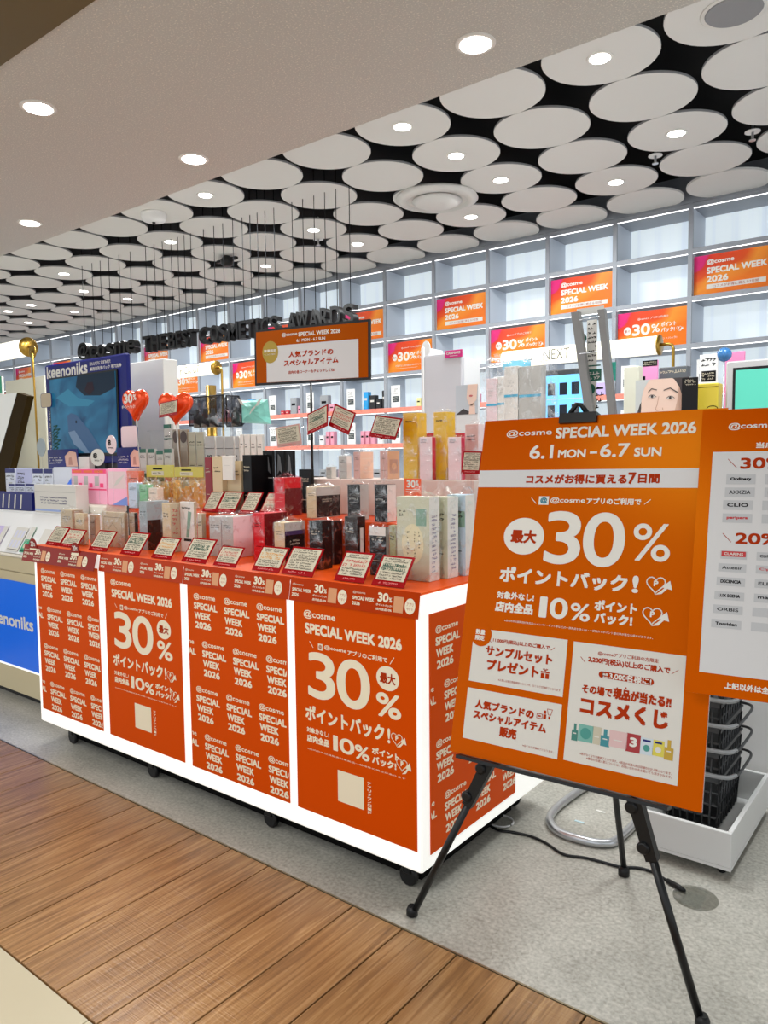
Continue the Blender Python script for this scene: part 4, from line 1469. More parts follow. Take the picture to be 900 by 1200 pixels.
def tube_pack(label, xl, xr, yt, Y, zb, m, mc, group):
    a, b = ony(xl, yt, Y), ony(xr, yt, Y)
    r = (b[0] - a[0]) / 2
    cx = (a[0] + b[0]) / 2
    t = thing('tube_pack', label, 'tube', (cx, Y + r, zb), group)
    MB().lathe((cx, Y + r, zb), [(r * .95, 0), (r, .006), (r, (a[2] - zb) * .72), (r * .92, (a[2] - zb) * .74)], m, 18).build('tube_body', t)
    MB().lathe((cx, Y + r, zb), [(r * .9, (a[2] - zb) * .745), (r * .88, a[2] - zb)], mc, 18).build('cap', t)
    return t


M_matte = col('matte grey plastic', 172, 172, 170)
UG = 'slim packs on the sheet below the clear shelf'
zu = 1.38
for n, (a, b) in enumerate([(240, 251), (253, 261.5), (263, 273), (275, 279.5)]):
    B('slim grey white pack, %s from the left in the frosted group under the clear shelf' % ORD[n], 'box', (a, b, b + .8), 511, YS - .12, zu, M_matte, M_wbox, UG, None,
      print_=lambda p, w, h: (p.rect(0, h * .72, w, h * .73, M_ink), p.scribble(w * .2, h * .3, w * .8, h * .6, 3, M_ink, 1)))
for n, (a, b) in enumerate([(281, 285), (286, 292.5), (293.5, 300), (300.8, 307)]):
    B('narrow white pack, %s from the left at the right half under the clear shelf' % ORD[n], 'box', (a, b, b + .8), 509, YS - .12, zu, M_wbox, M_lg, UG, None)
for n, (a, b) in enumerate([(202, 209), (210.5, 219)]):
    B('slim taupe pack with a brown oval, %s one under the clear shelf' % ['left', 'right'][n], 'box', (a, b, b + 1), 503, YS - .12, zu, col('taupe pack', 150, 142, 128), M_tan, UG, None,
      print_=lambda p, w, h: p.ell(w * .5, h * .85, w * .46, h * .12, col('brown oval', 66, 46, 36), 1))
for n, (a, b) in enumerate([(220, 228.5), (229.5, 238)]):
    B('slim olive pack, %s of the pair left of the frosted group' % ['left', 'right'][n], 'box', (a, b, b + .8), 506, YS - .12, zu, col('grey olive pack', 166, 164, 144), M_lg, UG, None)
M_gtop = col('dark green top', 20, 92, 72)
for n, (a, b, tp) in enumerate([(162.5, 171, 526), (173, 181, 526), (183, 191, 528), (192, 201, 526)]):
    B('small clear carton with a dark green top, %s from the left' % ORD[n], 'box', (a, b, b + .6), tp, YS - .22, zu - .004 - .005, M_lg, M_lg, 'green topped cartons left of the clear shelf', None,
      band=[(.88, 1, M_gtop), (0, .25, M_gtop if n != 3 else M_crim)], name='green_topped_carton')
B('tall carton with green bands left of the taupe packs', 'box', (191.5, 200.5, 201.2), 497, YS - .12, zu, M_lg, M_lg, None, None, band=[(.93, 1, M_gtop), (.72, .75, M_gtop)])


def pouch(label, P, Y, m, dep, zb, cat='pouch', name='pouch', edge=None, contents=None):
    """soft pouch: outline on plane Y, bulging front and back"""
    pts = [ony(*q, Y) for q in P]
    c = sum(pts) / len(pts)
    t = thing(name, label, cat, (c[0], Y, zb))
    n = len(pts)
    rr = random.Random(n + int(P[0][0]))
    prof_ = [(1, 0), (.8, .6), (.45, .95), (.0, 1.0)]
    vs, fs = [], []
    dz = zb - min(q[2] for q in pts)
    for s in (-1, 1):
        b0 = len(vs)
        for k, d in prof_:
            for q in pts:
                vs.append((c[0] + (q[0] - c[0]) * k + rr.uniform(-.003, .003) * (k < 1), Y + s * dep / 2 * d + rr.uniform(-.004, .004) * (k < 1), c[2] + (q[2] - c[2]) * k + dz))
        for l in range(3):
            for i in range(n):
                a, b = b0 + l * n + i, b0 + l * n + (i + 1) % n
                fs.append((a, b, b + n, a + n))
    MB().add(vs, fs, m).build('bag_body', t)
    if edge:
        MB().tube([(q[0], Y, q[2] + dz) for q in pts], .004, edge, 6, closed=True).build('piping', t)
    return t, pts, dz


M_vinyl = film_mat('smoky vinyl', (.36, .36, .38), .12, 12, .12, .1)
for n, (P, lb) in enumerate((([(221, 466), (262, 462.5), (262.5, 500), (222, 499)], 'smoky clear black edged pouch holding three little bottles, left on the clear shelf'),
                             ([(265, 464), (280, 465), (284, 500), (266, 501)], 'smoky clear black edged pouch seen edge on beside the first'))):
    m_ = 10
    Pd = []
    for i in range(4):
        for s in range(4):
            Pd.append(tuple(np.array(P[i]) + (np.array(P[(i + 1) % 4]) - np.array(P[i])) * s / 4))
    Yp = YS + .08 + n * .02
    t, pts, dz = pouch(lb, Pd, Yp, M_vinyl, .1, ZSH + .004, edge=M_black)
    z_ = ZSH + .006
    x0 = min(q[0] for q in pts) + .06
    for i in range(3 if n == 0 else 1):
        xx = x0 + i * .075
        MB().lathe((xx + .02, Yp, z_), [(.024, 0), (.024, .075), (.012, .085), (.012, .11)], col('grey bottle', 120, 118, 110), 14).build('little_bottle', t)
M_teal_pouch = mat('teal leaf print', lin(130, 206, 192), .35, noise=(14, .35))
Pd = []
P = [(283.5, 478), (314, 477), (318, 506), (284, 504)]
for i in range(4):
    for s in range(4):
        Pd.append(tuple(np.array(P[i]) + (np.array(P[(i + 1) % 4]) - np.array(P[i])) * s / 4))
t, pts, dz = pouch('pale teal pouch with white leaf shapes at the right end of the clear shelf', Pd, YS + .06, M_teal_pouch, .05, ZSH + .003)
x0 = min(q[0] for q in pts); z0 = min(q[2] for q in pts) + dz
p = Print((x0, YS + .0345, z0), (1, 0, 0), (0, 0, 1), .0006)
for (u, v, s) in ((.09, .06, 1), (.05, .11, -1), (.14, .1, 1)):
    p.poly([(u, v), (u + .02 * s, v + .03), (u + .06 * s, v + .05), (u + .03 * s, v + .01)], M_paper, 1)
p.build('leaf_print', t)

# yellow headed bags in front of the clear shelf
M_yhead = col('olive yellow header', 196, 184, 78)
M_gold = film_mat('amber film', (.98, .84, .55), .35, 36, .2, .35)
for n, (a, b) in enumerate(((171.5, 203.5), (204.5, 238))):
    Y = 2.56
    A_, B_ = ony(a, 545, Y), ony(b, 545, Y)
    zt, zh = A_[2] - .01 * n, ony(a, 559, Y)[2]
    t = thing('headed_bag', '%s amber bag with an olive yellow paper header' % ['left', 'right'][n], 'bag', (A_[0], Y, 1.237), 'amber bags with yellow headers')
    MB().box((A_[0], Y - .002, zh), (B_[0], Y + .004, zt), M_yhead, .001).build('paper_header', t)
    p = Print((A_[0], Y - .002, zh), (1, 0, 0), (0, 0, 1), .0007)
    w, h = B_[0] - A_[0], zt - zh
    p.rect(w * .25, h * .62, w * .6, h * .76, M_ink).rect(w * .2, h * .15, w * .65, h * .5, M_card).scribble(w * .25, h * .2, w * .6, h * .45, 1, M_ink, 2, seed=n)
    p.build('print', t)
    mb = MB(); film_shell(mb, A_[0] + .005, Y - .03, 1.2375, B_[0] - .005, Y + .035, zh - .003, M_gold, 40 + n, .002, .006, .9)
    mb.build('bag_body', t)
    for i in range(3):
        u = A_[0] + w * (.2 + .3 * i)
        MB().box((u - .02, Y - .015, 1.239), (u + .02, Y + .018, 1.239 + (zh - 1.24) * (.62 + .1 * i)), col('amber packet', 206, 170, 100), .004).build('packet', t)
# small clear bags with coloured bits left of them
for n, (a, b, tp, c_) in enumerate(((148, 162, 552, (226, 110, 80)), (150, 160, 566, (190, 210, 230)), (163, 172, 568, (120, 190, 140)), (174, 184, 572, (226, 214, 196)))):
    Y = 2.40 + (0.12 if n == 0 else 0)
    B(['orange red film bag at the left end of the riser', 'small pale blue pack in clear film left of the amber bags', 'small green labelled pack in clear film left of the amber bags',
       'small ivory pack in clear film below the left amber bag'][n], 'bag', (a, b, b + 3), tp, Y, Z2, col('bit %d' % n, *c_), None, 'small film packs at the left of the riser',
      M_film, dep=.04, name='film_pack')

# ------------------------------------------------------------------ big orange board on a black easel
def unit(v):
    v = np.array(v, float)
    return v / np.linalg.norm(v)


def board_box(O, U, V, w, h, t, m, m_edge=None):
    N = np.cross(U, V)
    return MB().slab([O, O + U * w, O + U * w + V * h, O + V * h], N, t, m)


BO = np.array([-1.224, 1.877, 0.604])
BU = unit((1, .026, .012))
BV = np.array([-.014, .237, .971]); BV = unit(BV - BU * (BV @ BU))
BN = np.cross(BU, BV)
BW, BH = .728, 1.037
M_board = mat('glossy orange board', lin(190, 72, 0), .24, spec=.6, tint=(1, .5, .02))
bt = thing('sale_board', 'big orange portrait sale board leaning back on the black easel', 'sign', BO)
bb = board_box(BO, BU, BV, BW, BH, .006, M_board).build('board', bt)
board_box(BO - BN * .0063, BU, BV, BW, BH, .003, M_white).build('backing', bt)
p = Print(BO, BU, BV, .0005)
A = c75(520, 470, 2.8125)
Bc = c75(520, 700, 2.8125)
def TT(t, f, x0, y0, x1, y1, h, m=M_white_ink, l=1, bo=.04):
    p.tt(t, f(x0, y0), f(x1, y1), h / f.s, m, l, bo)


TT('@cosme', A, 208, 109, 356, 104, 25, bo=.012)
TT('SPECIAL WEEK 2026', A, 370, 104, 833, 88, 38)
TT('6.1', A, 284, 168, 361, 167, 45, bo=.03); TT('MON', A, 377, 174, 468, 172, 27)
TT('-', A, 482, 170, 506, 169, 7); TT('6.7', A, 516, 163, 613, 161, 45, bo=.03); TT('SUN', A, 628, 168, 718, 167, 29)
v1 = p.uv(*A(480, 225))[1]; v0 = p.uv(*A(480, 285))[1]
p.rect(.0, v0, BW, v1, M_band, 1)
TT('コスメがお得に買える', A, 272, 259, 604, 256, 31, M_or_ink, 2); TT('7', A, 608, 255, 634, 254, 38, M_or_ink, 2); TT('日間', A, 641, 256, 712, 255, 31, M_or_ink, 2)
a = p.uv(*A(315, 314)); b = p.uv(*A(345, 342)); p.rect(a[0], b[1], b[0], a[1], M_white_ink, 1)
TT('@', A, 319, 328, 341, 328, 20, mat('teal ink', lin(40, 120, 140), .5), 2)
TT('@cosme', A, 352, 328, 466, 329, 21, bo=.02); TT('アプリのご利用で', A, 471, 330, 651, 332, 21)
for q0, q1 in (((290, 320), (304, 337)), ((662, 340), (682, 325))):
    p.line([p.uv(*A(*q0)), p.uv(*A(*q1))], .002, M_white_ink, 1)
a = p.uv(*A(205, 383)); b = p.uv(*A(325, 510))
p.ell((a[0] + b[0]) / 2, (a[1] + b[1]) / 2, (b[0] - a[0]) / 2, (a[1] - b[1]) / 2, M_white_ink, 1, 48)
TT('最大', A, 222, 446, 306, 447, 44, M_or_ink, 2)
TT('3', A, 335, 449, 452, 452, 175, bo=.018); TT('0', A, 460, 455, 597, 459, 180, bo=.018); TT('%', A, 624, 464, 748, 468, 124, bo=.008)
TT('ポイントバック', A, 185, 570, 606, 602, 56); TT('!', A, 622, 603, 642, 605, 56)
a = p.uv(*A(668, 575)); b = p.uv(*A(752, 642)); p.heart_arrow(a[0], b[1], b[0], a[1], M_white_ink, 1)
TT('対象外なし!', A, 176, 639, 298, 647, 25); TT('店内全品', Bc, 170, 28, 294, 41, 35, bo=.05)
TT('1', Bc, 316, 31, 340, 33, 68, bo=.04); TT('0', Bc, 350, 34, 409, 39, 68, bo=.03); TT('%', Bc, 418, 47, 482, 52, 58, bo=.02)
TT('ポイント', Bc, 497, 25, 638, 38, 36, bo=.05); TT('バック!', Bc, 496, 66, 622, 79, 36, bo=.05)
a = p.uv(*Bc(655, 28)); b = p.uv(*Bc(742, 100)); p.heart_arrow(a[0], b[1], b[0], a[1], M_white_ink, 1)
TT('※店内外の社員販売対象商品(シャンパン・ギフト券など)の一部商品を除く(※)・一部除外でポイント還元率が異なる場合があります。', Bc, 200, 77, 690, 134, 9, bo=0)


def panel(tl, br):
    a, b = p.uv(*tl), p.uv(*br)
    p.rect(a[0], b[1], b[0], a[1], M_paper, 1)
    return a, b


panel(Bc(101, 100), Bc(392, 329)); a, b = panel(Bc(80, 296), Bc(374, 534)); panel(Bc(429, 145), Bc(770, 622))
a = p.uv(*Bc(124, 122))
p.ell(a[0], a[1], .036, .036, M_board, 2, 32)
TT('数量', Bc, 107, 112, 137, 116, 17, l=3); TT('限定', Bc, 105, 131, 135, 135, 17, l=3)
K = dict(m=M_or_ink, l=2)
TT('11,000円(税込)以上のご購入で', Bc, 163, 142, 350, 166, 16, M_or_ink, 2, .03)
TT('サンプルセット', Bc, 138, 177, 359, 203, 36, M_or_ink, 2, .05); TT('プレゼント', Bc, 142, 222, 314, 244, 38, M_or_ink, 2, .05)
TT('※お渡しは毎日数量限定となります。なくなり次第終了となります。', Bc, 180, 272, 388, 307, 8, M_or_ink, 2, 0)
a = p.uv(*Bc(322, 238)); b = p.uv(*Bc(346, 270)); w_, h_ = b[0] - a[0], a[1] - b[1]
for x0, x1 in ((0, .44), (.56, 1)):
    p.rect(a[0] + w_ * x0, b[1], a[0] + w_ * x1, b[1] + h_ * .6, M_or_ink, 2); p.rect(a[0] + w_ * x0 - .001, b[1] + h_ * .66, a[0] + w_ * x1 + .001, b[1] + h_ * .85, M_or_ink, 2)
for s in (-1, 1): p.line([(a[0] + w_ * .5, b[1] + h_ * .88), (a[0] + w_ * (.5 + s * .3), b[1] + h_ * 1.1), (a[0] + w_ * (.5 + s * .1), b[1] + h_ * 1.15), (a[0] + w_ * .5, b[1] + h_ * .88)], .0015, M_or_ink, 2)
TT('人気ブランドの', Bc, 103, 355, 298, 380, 31, M_or_ink, 2, .05); TT('スペシャルアイテム', Bc, 98, 388, 338, 430, 31, M_or_ink, 2, .05); TT('販売', Bc, 184, 443, 240, 451, 34, M_or_ink, 2, .05)
TT('※なくなり次第終了となります。', Bc, 260, 490, 362, 508, 8, M_or_ink, 2, 0)
a = p.uv(*Bc(308, 382)); b = p.uv(*Bc(324, 400)); p.line([(a[0], b[1]), (b[0], b[1]), (b[0], a[1]), (a[0], a[1])], .0018, M_or_ink, 2, True); p.rect(a[0] + .004, b[1] + .004, b[0] - .004, a[1] - .004, M_or_ink, 2)
a = p.uv(*Bc(330, 372)); b = p.uv(*Bc(337, 402)); p.rect(a[0], b[1], b[0], b[1] + (a[1] - b[1]) * .55, M_or_ink, 2); p.rect(a[0] + .001, b[1] + (a[1] - b[1]) * .6, b[0] - .001, a[1], M_or_ink, 2)
a = p.uv(*Bc(342, 368)); b = p.uv(*Bc(356, 404)); p.line([(a[0], a[1]), (b[0], a[1]), (b[0] - .004, b[1] + .012), (a[0] + .004, b[1] + .012)], .0016, M_or_ink, 2, True); p.rect(a[0] + .005, b[1], b[0] - .005, b[1] + .008, M_or_ink, 2)
TT('@cosmeアプリご利用の方限定', Bc, 509, 184, 709, 211, 15, M_or_ink, 2, .015)
TT('2,200円(税込)以上のご購入で', Bc, 476, 207, 747, 240, 24, M_or_ink, 2, .035)
for q0, q1 in (((452, 196), (465, 213)), ((752, 252), (774, 240)), ((150, 138), (158, 150)), ((354, 174), (366, 166))):
    p.line([p.uv(*Bc(*q0)), p.uv(*Bc(*q1))], .0015, M_or_ink, 2)
a = p.uv(*Bc(512, 242)); b = p.uv(*Bc(692, 292)); r_ = (a[1] - b[1]) / 2
p.rect(a[0] + r_, b[1], b[0] - r_, a[1], M_or_ink, 2)
for cx in (a[0] + r_, b[0] - r_): p.ell(cx, (a[1] + b[1]) / 2, r_, r_, M_or_ink, 2, 24)
TT('抽選', Bc, 525, 253, 541, 255, 8, M_white_ink, 3, .03); TT('合計', Bc, 524, 263, 541, 265, 8, M_white_ink, 3, .03)
TT('3,000名様に!', Bc, 546, 260, 685, 277, 24, M_white_ink, 3, .025)
TT('その場で', Bc, 456, 301, 556, 314, 30, M_or_ink, 2, .04); TT('現品が当たる?!', Bc, 558, 318, 751, 345, 38, M_or_ink, 2, .05)
for x in (572, 601): p.ell(*p.uv(*Bc(x, 299)), .0022, .0022, M_or_ink, 2, 10)
TT('コスメくじ', Bc, 450, 358, 741, 402, 62, M_or_ink, 2, .05)
tq = mat('teal print', lin(60, 140, 130), .4)
for (x0, y0, x1, y1, c_) in ((425, 414, 440, 474, (50, 120, 108)), (446, 416, 490, 482, (110, 168, 156)), (492, 424, 518, 488, (190, 182, 160)), (520, 432, 545, 495, (48, 130, 140)),
                             (548, 436, 602, 502, (212, 178, 176)), (604, 446, 646, 516, (158, 26, 30)), (650, 460, 688, 524, (196, 206, 214)), (690, 468, 725, 528, (210, 196, 70)),
                             (730, 468, 755, 540, (186, 150, 30))):
    a, b = p.uv(*Bc(x0, y0)), p.uv(*Bc(x1, y1))
    w_, h_ = b[0] - a[0], a[1] - b[1]
    mm = mat('thumb %d' % x0, lin(*c_), .4)
    if x0 in (425, 520, 730):
        p.rect(a[0], b[1], b[0], b[1] + h_ * .62, mm, 2); p.rect(a[0] + w_ * .3, b[1] + h_ * .62, b[0] - w_ * .3, a[1], mm, 2)
    elif x0 == 492:
        p.poly([(a[0], a[1]), (a[0] + w_ * .15, b[1]), (b[0] - w_ * .15, b[1]), (b[0], a[1])], mm, 2)
    else:
        p.rect(a[0], b[1], b[0], a[1], mm, 2)
    if x0 == 604:
        p.text('3', a[0] + w_ * .25, b[1] + h_ * .3, b[0] - w_ * .25, a[1] - h_ * .2, M_white_ink, 3, .06)
    elif x0 == 446:
        p.ell(a[0] + w_ * .5, b[1] + h_ * .5, w_ * .35, h_ * .33, tq, 3)
    elif x0 in (650, 690):
        p.ell(a[0] + w_ * .5, b[1] + h_ * .4, w_ * .26, h_ * .2, tq if x0 == 650 else M_paper, 3)
        p.rect(a[0] + w_ * .2, a[1] - h_ * .22, b[0] - w_ * .2, a[1] - h_ * .1, M_navy, 3)
    else:
        p.rect(a[0] + w_ * .25, b[1] + h_ * .4, b[0] - w_ * .25, b[1] + h_ * .46, M_paper, 3)
TT('※数がなくなり次第終了となります。※賞品の当選人数は店舗の合計人数となります。', Bc, 449, 516, 752, 580, 9, M_or_ink, 2, 0)
TT('※賞品の当選人数については、お問い合わせ先を聞いても頂きかねます。', Bc, 470, 531, 752, 592, 9, M_or_ink, 2, 0)
p.build('lettering', bb)

# easel
ez = thing('display_easel', 'black folding tripod easel holding the big orange board', 'easel', (-.9, 2.1, 0))
FL, FR_, FB = np.array([-1.393, 1.906, 0]), np.array([-.504, 1.975, 0]), np.array([-.927, 2.551, 0])
hub = np.array([-.905, 2.15, 1.12])
topc = BO + BU * .318 + BV * (BH - .0) - BN * .03
for F, nm in ((FL, 'L'), (FR_, 'R')):
    A0 = np.array(ony(570, 900, 1.945)) if nm == 'L' else np.array(ony(747, 945, 1.965))
    d = unit(A0 - F)
    L_ = (hub[2] - .04) / d[2]
    TP = F + d * L_
    TP[1] = max(TP[1], 2.06)
    mid = F + (A0 - F) * 1.02
    g = MB()
    g.tube([F + unit(A0 - F) * .03, mid - unit(A0 - F) * .12], .0115, M_blackm, 12)
    leg = g.build('leg', ez)
    # chunky flat clamp section with knobs
    s0, s1 = mid - unit(A0 - F) * .155, mid + unit(A0 - F) * .035
    dd = unit(s1 - s0); sd = unit(np.cross(dd, (0, 1, 0)))
    yv = np.cross(sd, dd)
    cl = MB()
    Pq = [s0 - sd * .016, s0 + sd * .016, s1 + sd * .02, s1 - sd * .02]
    cl.slab([q + yv * .012 for q in Pq], np.cross(Pq[1] - Pq[0], Pq[2] - Pq[1]) / np.linalg.norm(np.cross(Pq[1] - Pq[0], Pq[2] - Pq[1])), .026, M_black)
    for f_ in (.18, .75):
        kq = s0 + (s1 - s0) * f_
        cl.lathe((kq[0] - .012, kq[1] - .022, kq[2]), [(.012, 0), (.017, .003), (.017, .03), (.012, .034)], M_black, 16, 'y')
    cl.build('leg_clamp', ez)
    up = MB().tube([s1 - dd * .02 + np.array([0, .02, 0]), TP], .011, M_blackm, 10)
    up.build('upper_leg', ez)
    MB().lathe(F, [(.012, 0), (.019, .004), (.019, .02), (.013, .034)], M_black, 16).build('rubber_foot', ez)
MB().tube([FB + np.array([0, 0, .03]), hub + np.array([0, .02, 0])], .0105, M_blackm, 12).build('leg', ez)
MB().lathe(FB, [(.013, 0), (.02, .004), (.02, .022), (.013, .036)], M_black, 16).build('rubber_foot', ez)
MB().box(hub - [.06, .02, .05], hub + [.06, .04, .05], M_black, .01).build('hub', ez)
# the lower legs slant wider than the hub: bridge bar behind the board
MB().tube([(-.905, 2.125, 1.14), topc - BN * .012 - BV * .03], .011, M_blackm, 10).build('mast', ez)
kb = MB()
q = BO + BU * (.318 - .06) + BV * (BH - .022) + BN * .012
Q = [q, q + BU * .115, q + BU * .115 + BV * .03, q + BV * .03]
kb.slab(Q, BN, .055, M_black)
kb.tube([q + BU * .03 + BV * .03 - BN * .01, q + BU * .045 + BV * .06 - BN * .015, q + BU * .06 + BV * .058 - BN * .02, q + BU * .08 + BV * .03 - BN * .02], .008, M_black, 8)
kb.build('top_clip', ez)
rl = MB()
q0 = BO + BU * .03 - BV * .001 + BN * .014
rl.slab([q0 - BV * .012, q0 + BU * .62 - BV * .012, q0 + BU * .62 - BV * .002, q0 - BV * .002], BN, .04, M_blackm)
rl.build('ledge', ez)

# ------------------------------------------------------------------ second orange board at the right, partly in frame
TL2 = BO + BU * p.uv(826, 484)[0] + BV * p.uv(826, 484)[1] + BN * .022
SU = unit((.991, .10, .008))
d = ray(802, 810)
s_ = ((TL2 - CAM) @ SU) / (d @ SU)
BL2 = CAM + d * s_
SV = unit(TL2 - BL2); SH = float(np.linalg.norm(TL2 - BL2)); SN = np.cross(SU, SV)
s2 = thing('brand_list_board', 'second orange board listing brands on grey tiles, cut off by the right picture edge', 'sign', BL2)
sb_ = board_box(BL2, SU, SV, .62, SH, .004, mat('orange list board', lin(194, 74, 0), .26, spec=.5, tint=(1, .5, .02))).build('board', s2)
board_box(BL2 - SN * .0042, SU, SV, .62, SH, .006, M_white).build('backing', s2)
zl = 0.0
lg = MB()
for u in (.30, .60):
    q = BL2 + SU * u + SV * .3 - SN * .018
    lg.tube([q, (q[0] + (u - .45) * .3, q[1] + .10, 0.012)], .01, M_blackm, 10)
lg.build('stand_leg', s2)
q = BL2 + SU * .45 + SV * .5 - SN * .018
MB().tube([q, (q[0], q[1] + .45, .012)], .01, M_blackm, 10).build('stand_leg', s2)
MB().tube([BL2 + SU * .22 + SV * .3 - SN * .024, BL2 + SU * .60 + SV * .3 - SN * .024], .009, M_blackm, 8).build('cross_bar', s2)
p = Print(BL2, SU, SV, .0005)
D = c75(780, 470, 3.158)
T = lambda t, a, b, m=M_white_ink, l=1, bo=0.0: p.tpx(t, a, b, m, l, bo)
w0 = p.uv(*D(172, 189)); w1 = p.uv(*D(114, 1000))
p.rect(w0[0] + .002, w1[1], .60, w0[1], M_band, 1)
sc_ = p.uv(*D(379, 80))[0]
TT('@cosme', D, 233, 95, 400, 90, 27, bo=.02)
TT('当店での対象商品', D, 335, 163, 640, 158, 22)
TT('30%', D, 277, 231, 440, 229, 42, M_or_ink, 2)
TT('20%', D, 258, 509, 420, 512, 42, M_or_ink, 2)
for q0, q1 in (((232, 215), (262, 246)), ((212, 490), (242, 522))): p.line([p.uv(*D(*q0)), p.uv(*D(*q1))], .0015, M_or_ink, 2)
M_tile = mat('grey tile print', lin(184, 184, 186), .45)
rows = [((226, 272), (332, 308), 'Ordinary', M_ink), ((221, 320), (329, 356), 'AXXZIA', M_ink), ((214, 367), (321, 404), 'CLIO', M_ink), ((212, 416), (319, 452), 'peripera', M_redink),
        ((204, 553), (300, 588), 'CLARINS', None), ((196, 600), (297, 636), 'Attenir', M_ink), ((190, 650), (293, 688), 'DECENCIA', M_ink), ((182, 702), (290, 741), 'LUX SCENA', M_ink),
        ((177, 752), (284, 793), 'ORBIS', M_ink), ((170, 805), (279, 847), 'Torriden', M_ink)]
cols2 = ['@cosme', 'Biore', 'to/one', 'VT', 'CLINIQUE', 'Cipicipi', 'ELIXIR', 'manyo', 'Rosy', 'Wonjungyo']
for n, (tl_, br_, nm, im) in enumerate(rows):
    a, b = p.uv(*D(*tl_)), p.uv(*D(*br_))
    w_, h_ = b[0] - a[0], a[1] - b[1]
    p.rect(a[0], b[1], b[0], a[1], M_tile, 2)
    if im is None:
        p.rect(a[0] + w_ * .04, b[1] + h_ * .3, b[0] - w_ * .04, a[1] - h_ * .05, M_redink, 3); im = M_white_ink
        p.text(nm, a[0] + w_ * .14, b[1] + h_ * .48, b[0] - w_ * .14, a[1] - h_ * .22, im, 4, .03)
    else:
        p.text(nm, a[0] + w_ * .14, b[1] + h_ * .32, b[0] - w_ * .14, a[1] - h_ * .3, im, 3, .015 if nm in ('AXXZIA', 'ORBIS', 'Attenir') else .05)
    # the second column runs out of the picture
    o_ = w_ + .022
    p.rect(a[0] + o_, b[1], b[0] + o_, a[1], M_tile, 2)
    for c3 in (2, 3):
        p.rect(a[0] + o_ * c3, b[1], b[0] + o_ * c3, a[1], M_tile, 2)
    t_ = cols2[n]
    if t_ in ('@cosme', 'Biore', 'CLINIQUE', 'Cipicipi', 'ELIXIR', 'manyo'):
        p.text(t_, a[0] + o_ + w_ * .12, b[1] + h_ * .32, b[0] + o_ - w_ * .1, a[1] - h_ * .3, M_redink if t_ == 'Cipicipi' else M_ink, 3, .03)
TT('上記以外は全て対象', D, 218, 1050, 470, 1086, 26)
p.build('lettering', sb_)

# ------------------------------------------------------------------ orange sign on a thin pole above the goods
HO = np.array([-3.007, 2.747, 1.884]); HU = unit((.986, .167, -.012)); HV = unit(np.array([.02, 0, 1.0]) - HU * (HU @ np.array([.02, 0, 1.0])))
HN = np.cross(HU, HV)
HW, HH = .70, .289
hs = thing('pole_sign', 'framed orange sign on a thin pole standing among the cartons', 'sign', (HO + HU * HW / 2))
fb = board_box(HO, HU, HV, HW, HH, .012, M_black).build('frame', hs)
q = HO + HU * .012 + HV * .012 + HN * .0006
fc = MB().slab([q, q + HU * (HW - .024), q + HU * (HW - .024) + HV * (HH - .024), q + HV * (HH - .024)], HN, .0004, mat('dim orange sign', lin(160, 62, 0), .3, spec=.4, tint=(1, .5, .02))).build('sign_face', hs)
p = Print(q, HU, HV, .0007)
H = c75(200, 300, 3.6)
a, b = p.uv(*H(404, 382)), p.uv(*H(793, 512))
p.rect(a[0], b[1], b[0], a[1], M_band, 1)
T = lambda t, a, b, m=M_white_ink, l=1, bo=0.0: p.tpx(t, a, b, m, l, bo)
TT('@cosme', H, 469, 333, 534, 329, 18, bo=.02); TT('SPECIAL WEEK 2026', H, 539, 328, 716, 317, 18)
TT('6.1 MON - 6.7 SUN', H, 531, 354, 652, 349, 13)
TT('人気ブランドの', H, 498, 413, 686, 405, 27, M_or_ink, 2); TT('スペシャルアイテム', H, 478, 450, 708, 442, 27, M_or_ink, 2)
TT('店内の各コーナーもチェックしてね!', H, 497, 489, 692, 482, 14, M_or_ink, 2, .03)
a, b = p.uv(*H(387, 362)), p.uv(*H(455, 450))
p.ell((a[0] + b[0]) / 2, (a[1] + b[1]) / 2, (b[0] - a[0]) / 2, (a[1] - b[1]) / 2, mat('olive gold print', lin(166, 138, 24), .4), 2)
TT('数量限定', H, 395, 401, 446, 399, 12, l=3, bo=.04); TT('なくなり次第終了', H, 396, 416, 446, 414, 7, l=3, bo=0)
p.build('lettering', fc)
pq = ony(364.5, 500, 2.83)
MB().tube([(pq[0], 2.835, 1.4), (pq[0], 2.835, 1.92)], .006, M_blackm, 8).build('pole', hs)
MB().box((pq[0] - .05, 2.80, 1.4002), (pq[0] + .05, 2.868, 1.4052), M_black, .002).build('base_plate', hs)

